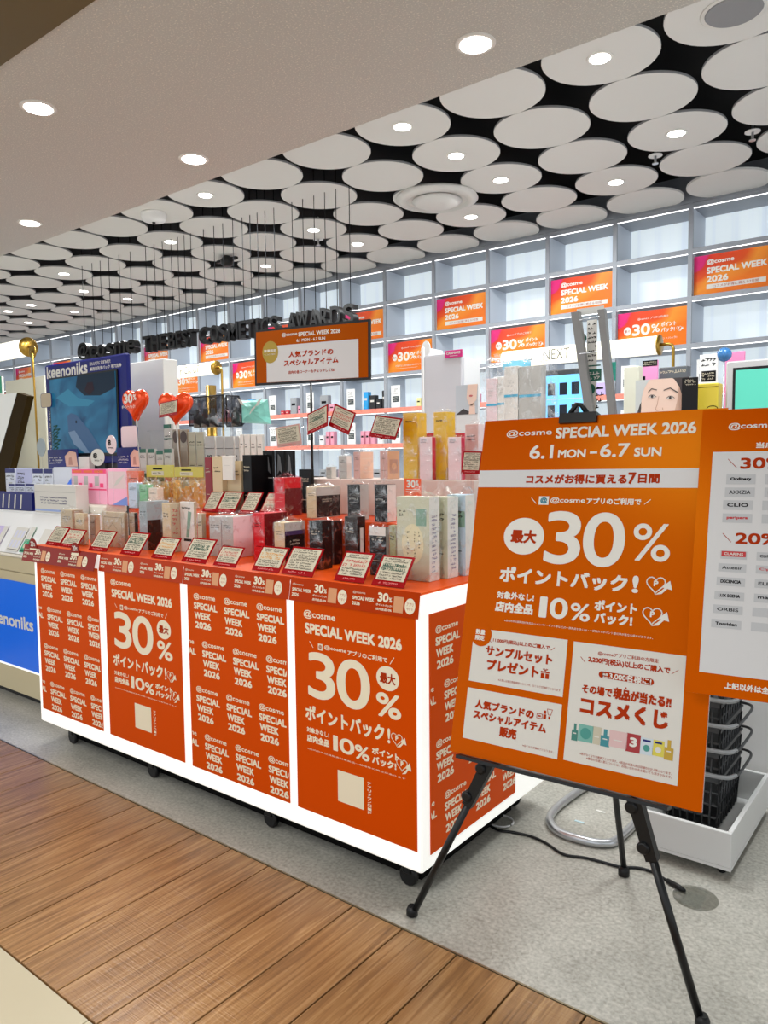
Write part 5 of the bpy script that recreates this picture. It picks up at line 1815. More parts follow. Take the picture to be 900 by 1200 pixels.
# ------------------------------------------------------------------ black letters hung from the ceiling
LT = [('@', 90, 104), ('c', 104, 113), ('o', 113, 123), ('s', 123, 133), ('m', 133, 147), ('e', 147, 159), ('T', 166, 176), ('H', 176, 186), ('E', 186, 195),
      ('B', 196, 205), ('E', 205, 212), ('S', 212, 220), ('T', 219, 228), ('C', 232, 245), ('O', 245, 256), ('S', 256, 266), ('M', 266, 279), ('E', 279, 288), ('T', 287, 298),
      ('I', 299, 303), ('C', 305, 315), ('S', 315, 326), ('A', 335, 348), ('W', 346, 362), ('A', 361, 373), ('R', 374, 385), ('D', 386, 399), ('S', 401, 415)]
YL = 4.2
for n, (ch, xa, xb) in enumerate(LT):
    yc = 411 - (xa - 120) * .149
    a, b = ony(xa + .6, yc, YL), ony(xb - .6, yc, YL)
    z = a[2]
    hh = .145 if n > 5 else (.17 if ch == '@' else .125)
    wds = b[0] - a[0]
    g, fs, dim = text_geo(ch, .02)
    zz = z - (.07 if n > 5 else .06)
    t = thing('hanging_letter', 'black hanging letter %s, %s from left in the ceiling sign' % (ch if ch != '@' else 'at sign', ORD[n] if n < 20 else
              ['twenty-first', 'twenty-second', 'twenty-third', 'twenty-fourth', 'twenty-fifth', 'twenty-sixth', 'twenty-seventh', 'twenty-eighth'][n - 20]), 'letter',
              (a[0] + wds / 2, YL, zz), 'black hanging letters')
    vs = [(a[0] + u * wds, YL, zz + v * hh) for u, v in g]
    N_ = len(vs)
    vs += [(x, y + .06, z_) for x, y, z_ in vs]
    ff = [list(f) for f in fs] + [[i + N_ for i in f][::-1] for f in fs]
    from collections import Counter
    ec = Counter()
    for f in fs:
        for i in range(len(f)): ec[(f[i], f[(i + 1) % len(f)])] += 1
    for (i, j) in list(ec):
        if (j, i) not in ec: ff.append([i, i + N_, j + N_, j])
    MB().add(vs, ff, M_black).build('letter', t)
    xc = a[0] + wds / 2
    MB().tube([(xc, YL + .03, zz + hh * .9), (xc, YL + .03, ZC + .19)], .003, mat('black cable', lin(16, 16, 18), .8, spec=.1), 5).build('cable', t)

# ------------------------------------------------------------------ baskets in the white tray
ty = thing('basket_tray', 'white open tray on hidden castors holding the stack of baskets', 'tray', (-.77, 3.03, .03))
X0, X1, Y0, Y1_, Z0, Z1_ = -.945, -.615, 2.735, 3.36, .035, .172
M_tray = mat('white tray board', lin(218, 218, 216), .4)
MB().box((X0, Y0, Z0), (X1, Y1_, Z0 + .012), M_tray).build('bottom', ty)
for a_, b_ in (((X0, Y0, Z0 + .0121), (X1, Y0 + .016, Z1_)), ((X0, Y1_ - .016, Z0 + .0121), (X1, Y1_, Z1_)), ((X0, Y0 + .0161, Z0 + .0121), (X0 + .016, Y1_ - .0161, Z1_)), ((X1 - .016, Y0 + .0161, Z0 + .0121), (X1, Y1_ - .0161, Z1_))):
    MB().box(a_, b_, M_tray, .002).build('side_board', ty)
for cx in (X0 + .04, X1 - .04):
    for cy in (Y0 + .05, Y1_ - .05):
        MB().lathe((cx, cy - .01, .017), [(.0165, 0), (.0165, .02)], M_black, 14, 'y').build('caster', ty)
M_bask = mat('dark grey basket', lin(58, 60, 62), .45)
M_handle = mat('grey basket handle', lin(150, 152, 154), .35)


def basket(n, z):
    rr = random.Random(n)
    t = thing('shopping_basket', 'dark grey slotted shopping basket, %s from the bottom of the stack in the tray' % ORD[n], 'basket', (-.82, 3.1, z), 'stacked shopping baskets')
    bx0, bx1, by0, by1, H_ = -.925, -.715, 2.97, 3.30, .19
    zb0 = z + .003
    # tapered slotted walls: horizontal rails, uprights and floor in one mesh
    mb = MB()
    tp = .012
    lv = [0, .045, .095, .145, H_]

    def cor(h):
        k = tp * (1 - h / H_)
        return bx0 + k, bx1 - k, by0 + k, by1 - k
    for li, h in enumerate(lv):
        a, b, c, d_ = cor(h)
        e = .004 if li < len(lv) - 1 else .010
        th = .004
        mb.box((a, c, zb0 + h), (b, c + th, zb0 + h + e * 2), M_bask); mb.box((a, d_ - th, zb0 + h), (b, d_, zb0 + h + e * 2), M_bask)
        mb.box((a, c, zb0 + h), (a + th, d_, zb0 + h + e * 2), M_bask); mb.box((b - th, c, zb0 + h), (b, d_, zb0 + h + e * 2), M_bask)
    a, b, c, d_ = cor(0); A_, B_, C_, D_ = cor(H_)
    for i in range(8):
        f = i / 7
        for (p0, p1) in (((a + (b - a) * f, c), (A_ + (B_ - A_) * f, C_)), ((a + (b - a) * f, d_), (A_ + (B_ - A_) * f, D_))):
            mb.tube([(p0[0], p0[1], zb0), (p1[0], p1[1], zb0 + H_)], .0042, M_bask, 4)
    for i in range(9):
        f = i / 8
        for (p0, p1) in (((a, c + (d_ - c) * f), (A_, C_ + (D_ - C_) * f)), ((b, c + (d_ - c) * f), (B_, C_ + (D_ - C_) * f))):
            mb.tube([(p0[0], p0[1], zb0), (p1[0], p1[1], zb0 + H_)], .0042, M_bask, 4)
    mb.box((a, c, zb0), (b, d_, zb0 + .004), M_bask)
    mb.build('slotted_body', t)
    MB().box((A_ - .006, C_ - .006, zb0 + H_ + .0185), (B_ + .006, C_ + .006, zb0 + H_ + .026), M_bask).box((A_ - .006, D_ - .006, zb0 + H_ + .0185), (B_ + .006, D_ + .006, zb0 + H_ + .026), M_bask) \
        .box((A_ - .006, C_ + .006, zb0 + H_ + .0185), (A_ + .006, D_ - .006, zb0 + H_ + .026), M_bask).box((B_ - .006, C_ + .006, zb0 + H_ + .0185), (B_ + .006, D_ - .006, zb0 + H_ + .026), M_bask).build('rim', t)
    zr = zb0 + H_ + .034
    hd = MB().tube(smooth([(B_ - .10, C_ - .012, zr), (B_ - .02, C_ - .014, zr), (B_ + .030, C_ + .0, zr), (B_ + .052, C_ + .05, zr), (B_ + .054, (C_ + D_) / 2, zr), (B_ + .050, D_ - .05, zr),
                           (B_ + .03, D_ - .005, zr), (B_ - .02, D_ + .005, zr)], 4), .0055, M_bask, 8)
    h_ = hd.build('handle', t)
    MB().tube(smooth([(B_ - .12, C_ - .012, zr), (B_ - .025, C_ - .014, zr), (B_ + .028, C_ - .001, zr), (B_ + .048, C_ + .04, zr)], 4), .0085, M_handle, 10).build('handle_grip', t)
    MB().tube(smooth([(A_ + .03, C_ - .004, zr), (A_ - .004, C_ + .004, zr), (A_ - .010, C_ + .05, zr), (A_ - .010, D_ - .05, zr), (A_ + .03, D_, zr)], 4), .0055, M_bask, 8).build('handle', t)


for n in range(6):
    basket(n, .0475 + n * .098)

# steel loop foot of a rack
lt = thing('steel_loop', 'bent silver tube loop lying on the stone floor behind the easel', 'rack', onz(690, 960, .02))
P_ = [onz(*q, .017) for q in ((734, 892), (718, 904), (700, 916), (683, 924), (664, 937), (650, 949), (644, 960), (649, 970), (662, 978), (690, 986), (708, 988), (722, 985), (742, 967), (752, 955))]
MB().tube(smooth(P_), .0165, M_steel, 14).build('tube', lt)
e1, e2 = P_[0], P_[-1]
MB().tube([e1, (e1[0], e1[1] + .03, .03), (e1[0], e1[1] + .035, .5)], .0165, M_steel, 12).build('upright', lt)

# cable and plug disc on the floor
pts = [(560, 958), (582, 972), (600, 975), (622, 980), (640, 988), (660, 1001), (685, 1005), (705, 1010), (728, 1016), (748, 1017), (765, 1022), (782, 1032)]
MB_c = MB().tube(smooth([onz(*q, .006) for q in pts]), .0052, M_black, 8)
o = MB_c.build('power_cable'); tag(o, 'black power cable running over the stone floor under the easel', 'cable')
q = onz(815, 1052, .002)
t = thing('cable_disc', 'thin clear plastic disc with a tape strip at the end of the cable', 'plug', q)
MB().lathe((q[0], q[1], .001), [(.072, 0), (.072, .003)], film_mat('smoky clear disc', (.8, .8, .78), .2, 8, .1, .3), 36).build('disc', t)
MB().tube([onz(782, 1032, .008), onz(796, 1040, .010), onz(803, 1044, .010)], [.009, .010, .005], M_black, 10).build('plug', t)
MB().box((q[0] - .035, q[1] - .06, .0045), (q[0] + .03, q[1] + .02, .006), M_clear).build('tape_strip', t)
MB().tube([(q[0] + .03 * math.cos(a_ / 3) - .0, q[1] + .06 + .022 * math.sin(a_ / 3), .012 + .006 * math.sin(a_)) for a_ in range(0, 19)], .0035, M_clear, 6).build('hook', t)
# white ring of cord under the counter corner
t = MB().tube([(onz(586, 962, .004)[0] + .055 * math.cos(a_ / 4), onz(586, 962, .004)[1] + .05 * math.sin(a_ / 4), .005) for a_ in range(0, 25)], .0038, M_white, 8, closed=False).build('cord_loop')
tag(t, 'white cord loop lying by the right corner of the glowing counter', 'cord')
for n, ((px, py), lb) in enumerate((((679, 963), 'small pale blue paper scrap inside the steel loop'), ((704, 951), 'small white paper scrap inside the steel loop'))):
    q = onz(px, py, .001)
    tag(MB().box((q[0] - .02, q[1] - .006, .0005), (q[0] + .02, q[1] + .006, .0022), mat('scrap %d' % n, lin(*((190, 214, 222), (222, 220, 214))[n]), .6)).build('paper_scrap'), lb, 'paper')

# ------------------------------------------------------------------ left counter with the blue panel
LY = 2.22
lz = float(ony(0, 648, LY)[2])
lx1 = -3.95
lc = thing('side_counter', 'beige counter with a bright blue front panel left of the orange posters', 'counter', (-5.5, LY, 0))
M_cb = mat('beige counter laminate', lin(198, 184, 148), .4)
zs = [float(ony(x, y, LY)[2]) for x, y in ((0, 667), (0, 677.5), (0, 773.4))]
MB().box((-7.6, LY + .012, .05), (lx1, LY + .75, lz - .012), M_cb, .003).build('carcass', lc)
MB().box((-7.6, LY, zs[0] + .003), (lx1, LY + .0115, lz - .012), M_cb, .002).build('drawer_front', lc)
MB().box((-7.6, LY + .002, .05), (lx1, LY + .0115, zs[0] - .003), M_cb, .002).build('lower_front', lc)
MB().box((-7.6, LY + .05, .0), (lx1, LY + .7, .0495), M_black).build('plinth', lc)
MB().box((-7.62, LY - .01, lz - .0115), (lx1 + .01, LY + .76, lz), mat('counter top', lin(214, 206, 190), .35), .003).build('counter_top', lc)
bp2 = MB().box((-7.6, LY - .004, zs[2]), (lx1, LY + .0015, zs[1]), M_blue).build('blue_panel', lc)
MB().box((-7.6, LY - .006, zs[2] - .012), (lx1, LY + .0015, zs[2] - .0005), M_lit).build('light_edge', lc)
p = Print((-7.6, LY - .004, zs[2]), (1, 0, 0), (0, 0, 1), .0008)
a, b = p.uv(-14, 716), p.uv(39.5, 741)
p.text('keenoniks', a[0], b[1], b[0], a[1] + .02, M_white_ink, 1, .035)
p.build('lettering', bp2)

# television in a navy frame
YT = 2.72
fx0, fx1 = float(ony(52, 430, YT)[0]), float(ony(149, 430, YT)[0])
fz1, fz0 = float(ony(100, 421, YT)[2]), float(ony(100, 543, YT)[2])
tv = thing('framed_television', 'television in a navy blue frame showing a blue underwater picture', 'television', ((fx0 + fx1) / 2, YT, fz0))
fr = MB().box((fx0, YT, fz0), (fx1, YT + .03, fz1), M_navy, .01).build('navy_frame', tv)
sx0, sx1 = float(ony(62, 480, YT)[0]), float(ony(139, 480, YT)[0])
sz1, sz0 = float(ony(100, 440, YT)[2]), float(ony(100, 531, YT)[2])
MB().box((sx0 - .02, YT - .012, sz0 - .02), (sx1 + .012, YT - .0005, sz1 + .012), M_black, .003).build('bezel', tv)
M_scr = mat('screen blue', lin(6, 40, 66), .3, em=.34, emcol=lin(22, 100, 150), spec=.15, noise=None)
nt = M_scr.node_tree
tc = nt.nodes.new('ShaderNodeTexCoord'); nn = nt.nodes.new('ShaderNodeTexNoise'); nn.inputs['Scale'].default_value = 5; nn.inputs['Distortion'].default_value = .8
nt.links.new(tc.outputs['Object'], nn.inputs['Vector'])
cr = nt.nodes.new('ShaderNodeValToRGB'); cr.color_ramp.elements[0].position = .3; cr.color_ramp.elements[0].color = (*lin(14, 72, 112), 1)
cr.color_ramp.elements[1].position = .7; cr.color_ramp.elements[1].color = (*lin(60, 150, 190), 1)
nt.links.new(nn.outputs['Fac'], cr.inputs[0]); nt.links.new(cr.outputs[0], nt.nodes['Principled BSDF'].inputs['Emission Color'])
scn = MB().box((sx0, YT - .016, sz0), (sx1, YT - .0125, sz1), M_scr).build('screen', tv)
p = Print((sx0, YT - .016, sz0), (1, 0, 0), (0, 0, 1), .0008)
w, h = sx1 - sx0, sz1 - sz0
se = lambda k, c_: mat('screen ' + k, lin(*[v * .4 for v in c_]), .4, spec=.15, em=.35, emcol=lin(*c_))
p.poly([(w * .45, h), (w * .42, h * .86), (w * .55, h * .74), (w * .78, h * .72), (w, h * .8), (w, h)], se('dark', (14, 40, 62)), 1)
p.poly([(w * .60, h * .90), (w * .55, h * .80), (w * .62, h * .74), (w * .7, h * .8), (w * .68, h * .9)], se('maroon', (42, 18, 34)), 2)
p.poly([(w * .1, h * .75), (w * .3, h * .85), (w * .45, h * .72), (w * .7, h * .66), (w * .6, h * .6), (w * .3, h * .62)], se('pale', (64, 150, 186)), 1)
p.poly([(w * .28, h * .28), (w * .27, h * .50), (w * .33, h * .53), (w * .42, h * .50), (w * .60, h * .30), (w * .80, 0), (w * .52, 0), (w * .36, h * .12)], se('fish grey', (74, 110, 152)), 2)
p.poly([(w * .28, h * .28), (w * .36, h * .12), (w * .52, 0), (w * .6, 0), (w * .45, h * .2), (w * .38, h * .3)], se('fish belly', (130, 158, 190)), 3)
p.ell(w * .41, h * .41, w * .012, h * .02, se('eye', (20, 30, 40)), 4, 14)
for k in range(7):
    p.line([(w * .02, h * (.02 + .045 * k)), (w * (.1 + .02 * (k % 3)), h * (.08 + .05 * k)), (w * .04, h * (.1 + .045 * k))], w * .012, se('weed', (12, 74, 66)), 2)
p.build('picture', scn)
p = Print((fx0, YT, fz0), (1, 0, 0), (0, 0, 1), .0008)
w, h = fx1 - fx0, fz1 - fz0
p.text('keenoniks', w * .03, h * .862, w * .55, h * .985, M_white_ink, 1, .035)
p.text('目もと毛穴に 黒ずみ毛穴', w * .58, h * .93, w * .82, h * .965, M_white_ink, 1, .02)
p.text('薬用泡洗浄パック 毛穴洗浄', w * .58, h * .88, w * .94, h * .915, M_white_ink, 1, .02)
for i, ch in enumerate('Love on your skin'[::-1]):
    if ch != ' ': p.text(ch, w * .035, h * (.08 + .028 * i), w * .055, h * (.1 + .028 * i), M_white_ink, 1)
p.build('lettering', fr)
MB().box((fx0 + .1, YT + .031, lz + .001), (fx1 - .1, YT + .12, fz0 + .3), M_dgrey, .004).build('stand', tv)
MB().box((fx0 + .3, YT + .005, lz + .001), (fx1 - .3, YT + .0305, fz0 - .0005), M_dgrey, .002).build('stand_post', tv)
for (x0, x1, y0, y1, m, lb) in ((48, 60, 460, 478, M_beige, 'cream rounded card clipped to the left edge of the navy frame'), (142, 161, 498, 525, M_pinkw, 'pink rounded card hanging at the right edge of the navy frame')):
    a, b = ony(x0, y1, YT - .03), ony(x1, y0, YT - .03)
    w, h = b[0] - a[0], b[2] - a[2]
    P_ = []
    for cx, cz, a0 in ((w - .02, h - .02, 0), (.02, h - .02, 90), (.02, .02, 180), (w - .02, .02, 270)):
        for k in range(4):
            q = math.radians(a0 + 30 * k); P_.append((a[0] + cx + .02 * math.cos(q), YT - .03, a[2] + cz + .02 * math.sin(q)))
    o = MB().slab([(x, y - .0035, z) for x, y, z in P_], (0, -1, 0), .0, M_navy)
    t = thing('hanging_card', lb, 'card', (a[0], YT - .03, a[2]))
    MB().slab(P_, (0, -1, 0), .004, M_navy).build('card_back', t)
    cxm, czm = a[0] + w / 2, a[2] + h / 2
    MB().slab([(cxm + (x - cxm) * .93, YT - .0305, czm + (z - czm) * .95) for x, y, z in P_], (0, -1, 0), .0004, m).build('card_face', t)
    MB().box((cxm - .01, YT - .0255, czm + .03), (cxm + .01, YT - .0165, czm + .04), M_clear).build('clip', t)

# tiered display on the side counter
zt1 = float(ony(35, 599, 2.42)[2])
dsp = thing('tiered_display', 'white tiered display rack on the beige counter with slanted front tray', 'display rack', (-5.0, 2.3, lz))
MB().box((-6.6, 2.40, lz + .001), (-4.08, 2.66, zt1), M_white, .004).build('lower_tier', dsp)
MB().box((-6.6, 2.50, zt1 + .0005), (-4.08, 2.66, zt1 + .055), mat('pearl step', lin(226, 220, 206), .35), .012).build('upper_tier', dsp)
MB().slab([(-6.5, 2.25, lz + .003), (-4.10, 2.25, lz + .003), (-4.10, 2.395, zt1 - .012), (-6.5, 2.395, zt1 - .012)], unit((0, -(zt1 - .015 - lz), .145)), .002, M_white).build('slanted_tray', dsp)
SVv = unit((0, .145, zt1 - .015 - lz))
# leaflets lying on the slanted tray
a_ = lambda px, py: ony(px, py, 2.3)[0]
for n, (px, m, lb) in enumerate(((4, mat('lavender leaflet', lin(196, 182, 220), .45), 'lavender leaflet with white circles on the slanted tray'), (26, M_paper, 'pale grey leaflet on the slanted tray'),
                                 (38, mat('green leaflet', lin(60, 160, 120), .45), 'green and white narrow leaflet on the slanted tray'), (50, M_paper, 'white leaflet with purple marks on the slanted tray'))):
    x = float(ony((-14, 8, 24, 40)[n], 640, 2.262)[0])
    O = np.array([x, 2.250, lz + .014 + .002 * n])
    t = thing('leaflet', lb, 'leaflet', O)
    w, h = (.15, .165) if n != 2 else (.06, .172)
    N = np.cross((1, 0, 0), SVv)
    MB().slab([O, O + np.array([w, 0, 0]), O + np.array([w, 0, 0]) + SVv * h, O + SVv * h], N, .0012, m).build('sheet', t)
    p = Print(O, (1, 0, 0), SVv, .0006)
    if n == 2:
        p.rect(0, h * .5, w, h, M_paper); p.rect(w * .1, h * .02, w * .9, h * .1, M_gtop); p.ell(w * .5, h * .25, w * .25, w * .3, M_card, 1); p.scribble(w * .1, h * .38, w * .9, h * .48, 2, M_paper, 1)
    elif n == 0:
        for i in range(4): p.ell(w * .3, h * (.15 + .22 * i), .012, .012, M_paper, 1, 16)
        p.rect(w * .6, 0, w, h, M_paper)
    elif n == 3:
        for i in range(4): p.ell(w * .8, h * (.15 + .22 * i), .01, .012, mat('purple ink', lin(70, 50, 150), .5), 1, 16)
    else:
        for i in range(2):
            for j in range(3): p.rect(w * (.1 + .3 * j), h * (.15 + .42 * i), w * (.3 + .3 * j), h * (.45 + .42 * i), mat('pale lilac', lin(206, 206, 222), .5))
        p.rect(w * .1, h * .06, w * .9, h * .08, M_ink)
    p.build('print', t)
M_bw = col('white blue carton', 222, 226, 236)
SG = 'small cartons on the white tiered display'


def navyhead(p, w, h):
    p.rect(0, h * .86, w, h, M_navy); p.rect(w * .3, h * .2, w * .7, h * .55, M_lg); p.scribble(w * .1, h * .6, w * .9, h * .8, 2, M_ink, 1, seed=3)


zt2 = zt1 + .056
for n, (a, b, tp) in enumerate(((6, 17, 549), (18.5, 37, 549), (38, 50, 549.5), (51.5, 61.5, 549.5), (62.5, 83, 547.5))):
    B(['grey and white carton', 'lilac carton with a black mark', 'navy topped white carton, left of the pair', 'navy topped white carton, right of the pair', 'white carton with a blue triangle'][n] +
      ' on the upper tier of the white display', 'box', (a, b, b + 1), tp, 2.585, zt2, M_bw if n != 1 else col('lilac carton', 186, 188, 222), M_bw, SG, None, dep=.05,
      print_=navyhead if n in (0, 2, 3) else (lambda p, w, h: p.poly([(w * .1, 0), (w, 0), (w, h * .7)], M_blue) if n == 4 else p.scribble(w * .1, h * .5, w * .6, h * .9, 3, M_ink, 1)))
for n, (a, b, tp) in enumerate(((10, 17, 567), (18, 29, 567), (30, 40, 567))):
    B('small navy topped carton, %s from the left on the lower step' % ORD[n], 'box', (a, b, b + 1), tp, 2.515, zt2, M_bw, M_bw, SG, None, dep=.04, print_=navyhead)
B('flat navy box with white stripes at the left picture edge', 'box', (-30, 37, 40), 578, 2.42, zt1 + .001, M_navy, M_navy, None, None, dep=.06,
  print_=lambda p, w, h: [p.poly([(w * k, h * .1), (w * k + .02, h * .1), (w * k + .04, h * .9), (w * k + .02, h * .9)], M_paper) for k in (.4, .5, .6, .7, .8)])
B('stack of flat white packets with fine blue print', 'box', (40, 88, 92), 569, 2.41, zt1 + .001, M_paper, M_paper, None, None, dep=.085,
  print_=lambda p, w, h: (p.rect(0, h * .05, w, h * .12, mat('soft blue', lin(150, 170, 220), .5)), p.scribble(w * .15, h * .3, w * .8, h * .6, 3, M_navy, 1), p.rect(0, h * .74, w, h * .76, M_lg)))
M_hot = mat('hot pink card', lin(236, 60, 120), .4, em=.08)
M_pk = mat('light pink card', lin(246, 178, 204), .4, em=.06)


def pinkp(p, w, h):
    p.rect(0, h * .88, w, h, M_hot); p.rect(0, h * .40, w, h * .44, M_hot)
    for i in range(3):
        p.rect(w * (.05 + .31 * i), h * .52, w * (.17 + .31 * i), h * .8, M_lg)
        p.rect(w * (.2 + .31 * i), h * .48, w * (.30 + .31 * i), h * .6, M_hot)
        p.rect(w * (.05 + .31 * i), h * .9, w * (.3 + .31 * i), h * .97, mat('orange pink', lin(240, 110, 60), .5), 2)


B('pink display carton with three grey tubes printed on it', 'box', (84, 124, 125), 550, 2.55, zt2, M_pk, M_pk, None, None, dep=.09, print_=pinkp)
B('pale pink carton right of the three tube carton', 'box', (125.5, 148.5, 160), 549, 2.55, zt2, M_pk, M_pinkw, None, None, dep=.09,
  print_=lambda p, w, h: (p.rect(w * .06, h * .45, w * .94, h * .92, M_pinkw), p.poly([(w * .3, h * .5), (w * .6, h * .6), (w * .9, h * .85), (w * .5, h * .7)], M_paper, 2), p.poly([(w * .2, 0), (w, 0), (w, h * .25)], mat('periwinkle', lin(120, 150, 226), .5))))
B('white leaflet box with gold leaf mark below the screen', 'box', (85, 104, 120), 535, 2.648, zt2 + .0, M_paper, M_paper, None, None, dep=.04,
  print_=lambda p, w, h: p.ell(w * .25, h * .8, w * .1, h * .1, M_yhead, 1))
for n, (x0, x1, y0, y1, lb) in enumerate(((49, 83, 526, 547, 'navy sign card with a face picture left under the screen'), (130, 156, 524, 547, 'navy sign card with pink figure right under the screen'))):
    Yc = 2.60
    a, b = ony(x0, y1, Yc), ony(x1, y0, Yc)
    t = thing('sign_card', lb, 'card', (a[0], Yc, zt2 - .055 + .055))
    MB().box((a[0], Yc + .045, zt2 + .001), (b[0], Yc + .05, b[2]), M_navy).build('card', t)
    p = Print((a[0], Yc + .045, a[2]), (1, 0, 0), (0, 0, 1), .0006)
    w, h = b[0] - a[0], b[2] - a[2]
    p.scribble(w * .05, h * .15, w * .5, h * .6, 3, M_white_ink, 1, seed=n + 3)
    p.poly([(w * .62, 0), (w * .58, h * .6), (w * .75, h * .9), (w * .95, h * .8), (w, 0)], mat('skin print', lin(214, 168, 148), .5))
    p.poly([(w * .7, h * .1), (w * .72, h * .5), (w * .8, h * .55), (w * .84, h * .1)], mat('skin shade print', lin(180, 126, 110), .5), 2)
    p.build('picture', t)
for n, (px, py, rx, ry, m, lb) in enumerate(((48, 524, 5, 11, M_bgrey, 'small grey oval tag standing left of the navy frame'), (130, 521, 6, 11, M_pinkw, 'pink oval tag with the figure 8 under the screen'),
                                            (114, 536, 8, 10, M_paper, 'white rabbit shaped tag with the figure 8 on the display'))):
    Yc = 2.538
    c = ony(px, py, Yc)
    ru, rv = abs(ony(px + rx, py, Yc)[0] - ony(px - rx, py, Yc)[0]) / 2, abs(ony(px, py - ry, Yc)[2] - ony(px, py + ry, Yc)[2]) / 2
    t = thing('oval_tag', lb, 'tag', c)
    MB().slab([(c[0] + ru * math.cos(q * math.pi / 12), Yc, c[2] + rv * math.sin(q * math.pi / 12)) for q in range(24)], (0, -1, 0), .003, m).build('tag_card', t)
    MB().box((c[0] - .002, Yc + .004, zt2 + .001), (c[0] + .002, Yc + .007, c[2]), M_clear).build('stem', t)
    if n:
        p = Print((c[0], Yc, c[2]), (1, 0, 0), (0, 0, 1), .0008)
        p.text('8', -ru * .6, -rv * .1, ru * .0, rv * .5, M_ink, 1, .06); p.scribble(-ru * .6, -rv * .5, ru * .6, -rv * .2, 1, M_ink, 1, seed=n); p.build('lettering', t)

# ------------------------------------------------------------------ panels behind the side counter
bc = thing('back_counter', 'white counter row behind the goods carrying screens and stands', 'counter', (-1.5, 3.4, 0))
MB().box((-2.68, 3.46, .0), (1.4, 4.15, 1.285), M_white, .004).build('carcass', bc)
MB().box((-2.70, 3.44, 1.2855), (1.42, 4.17, 1.30), mat('white counter top', lin(226, 226, 226), .3), .003).build('counter_top', bc)
ZB = 1.3005


def upright_panel(label, tl, br, Y, zb, m, th=.03, name='partition', cat='partition', picture=None, slantx=0):
    Y += .46 if zb == ZB else 0
    a, b = ony(*tl, Y), ony(*br, Y)
    t = thing(name, label, cat, ((a[0] + b[0]) / 2, Y, zb))
    z1 = a[2]
    MB().box((a[0], Y, zb), (b[0], Y + th, z1), m, .004).build('panel', t)
    if picture:
        z0 = b[2]
        p = Print((a[0], Y, z0), (1, 0, 0), (0, 0, 1), .0008)
        picture(p, b[0] - a[0], z1 - z0)
        p.build('picture', t)
    return t


M_pan = mat('warm white panel', lin(222, 220, 214), .5)
upright_panel('tall white blank panel right of the television', (143, 427), (194, 525), 3.08, 0, M_pan, .12)
upright_panel('cream blank panel behind the slanted brown board', (6, 447), (56, 540), 3.18, 0, mat('cream panel', lin(206, 202, 184), .5), .02)
# slanted brown framed light board at the far left
Yb = 2.73
P_ = [ony(*q, Yb) for q in ((-60, 470), (20, 460), (-3, 560), (-80, 565))]
t = thing('slanted_lightboard', 'slanted picture board with a thick dark brown side at the left picture edge', 'board', P_[2])
MB().slab([np.array(q) for q in (P_[3], P_[2], P_[1], P_[0])], (0, -1, 0), .02, mat('lit picture board', lin(206, 206, 200), .4, em=.25)).build('picture_face', t)
Q_ = [ony(*q, Yb - .005) for q in ((20, 460), (32, 464), (14, 540), (2, 590), (-14, 580))]
MB().slab([Q_[4], Q_[3], Q_[2], Q_[1], Q_[0]], (0, -1, 0), .05, mat('dark brown board edge', lin(52, 38, 8), .7, spec=.1)).build('side_face', t)
zq = min(Q_[3][2], Q_[4][2])
MB().box((Q_[4][0] - .02, Yb + .0, lz + .001), (Q_[4][0] + .06, Yb + .02, Q_[4][2] - .0), M_dgrey).build('foot', t)
t = upright_panel('small green price sign at the left picture edge', (-12, 443), (2.5, 460), 3.02, 0.0, M_pan, .02, 'green_sign', 'sign',
                  lambda p, w, h: p.rect(0, 0, w, h, mat('sign green', lin(20, 150, 110), .5)))


# ------------------------------------------------------------------ tube lamps on brass poles
def tube_lamp(label, l, r, Y, rad_, end, zb, text=None, tpx=None, pole_px=None, backplate=False):
    a, b = ony(*l, Y), ony(*r, Y)
    t = thing('tube_lamp', label, 'lamp', (b[0], Y, zb))
    z = (a[2] + b[2]) / 2
    M_tube = mat('lamp tube', (1, .96, .84), .4, em=.66, emcol=(1, .955, .80))
    tb = MB().lathe((a[0], Y, z), [(rad_ * .96, 0), (rad_, .004), (rad_, b[0] - a[0])], M_tube, 28, 'x').build('tube_shade', t)
    s = 1
    MB().lathe((b[0] + .001, Y, z), [(rad_ * 1.12, 0), (rad_ * 1.12, .008), (rad_ * .3, .012)], M_brass, 28, 'x').build('end_cap', t)
    xp = b[0] + end
    MB().tube([(b[0] + .01, Y, z), (xp - .03, Y, z), (xp - .008, Y, z - .008), (xp, Y, z - .03), (xp, Y, zb)], .009, M_brass, 10).build('pole', t)
    MB().lathe((xp, Y, zb), [(.05, 0), (.05, .008), (.012, .014)], M_brass, 20).build('base', t)
    if text:
        p = Print((a[0], Y - rad_ - .001, z), (1, 0, 0), (0, 0, 1), .0006)
        u0, u1 = float(ony(tpx[0], l[1], Y)[0] - a[0]), float(ony(tpx[1], l[1], Y)[0] - a[0])
        p.text(text, u0, -rad_ * .6, u1, rad_ * .6, mat('grey lamp ink', lin(120, 118, 108), .5), 1)
        p.build('lettering', tb)
    return t


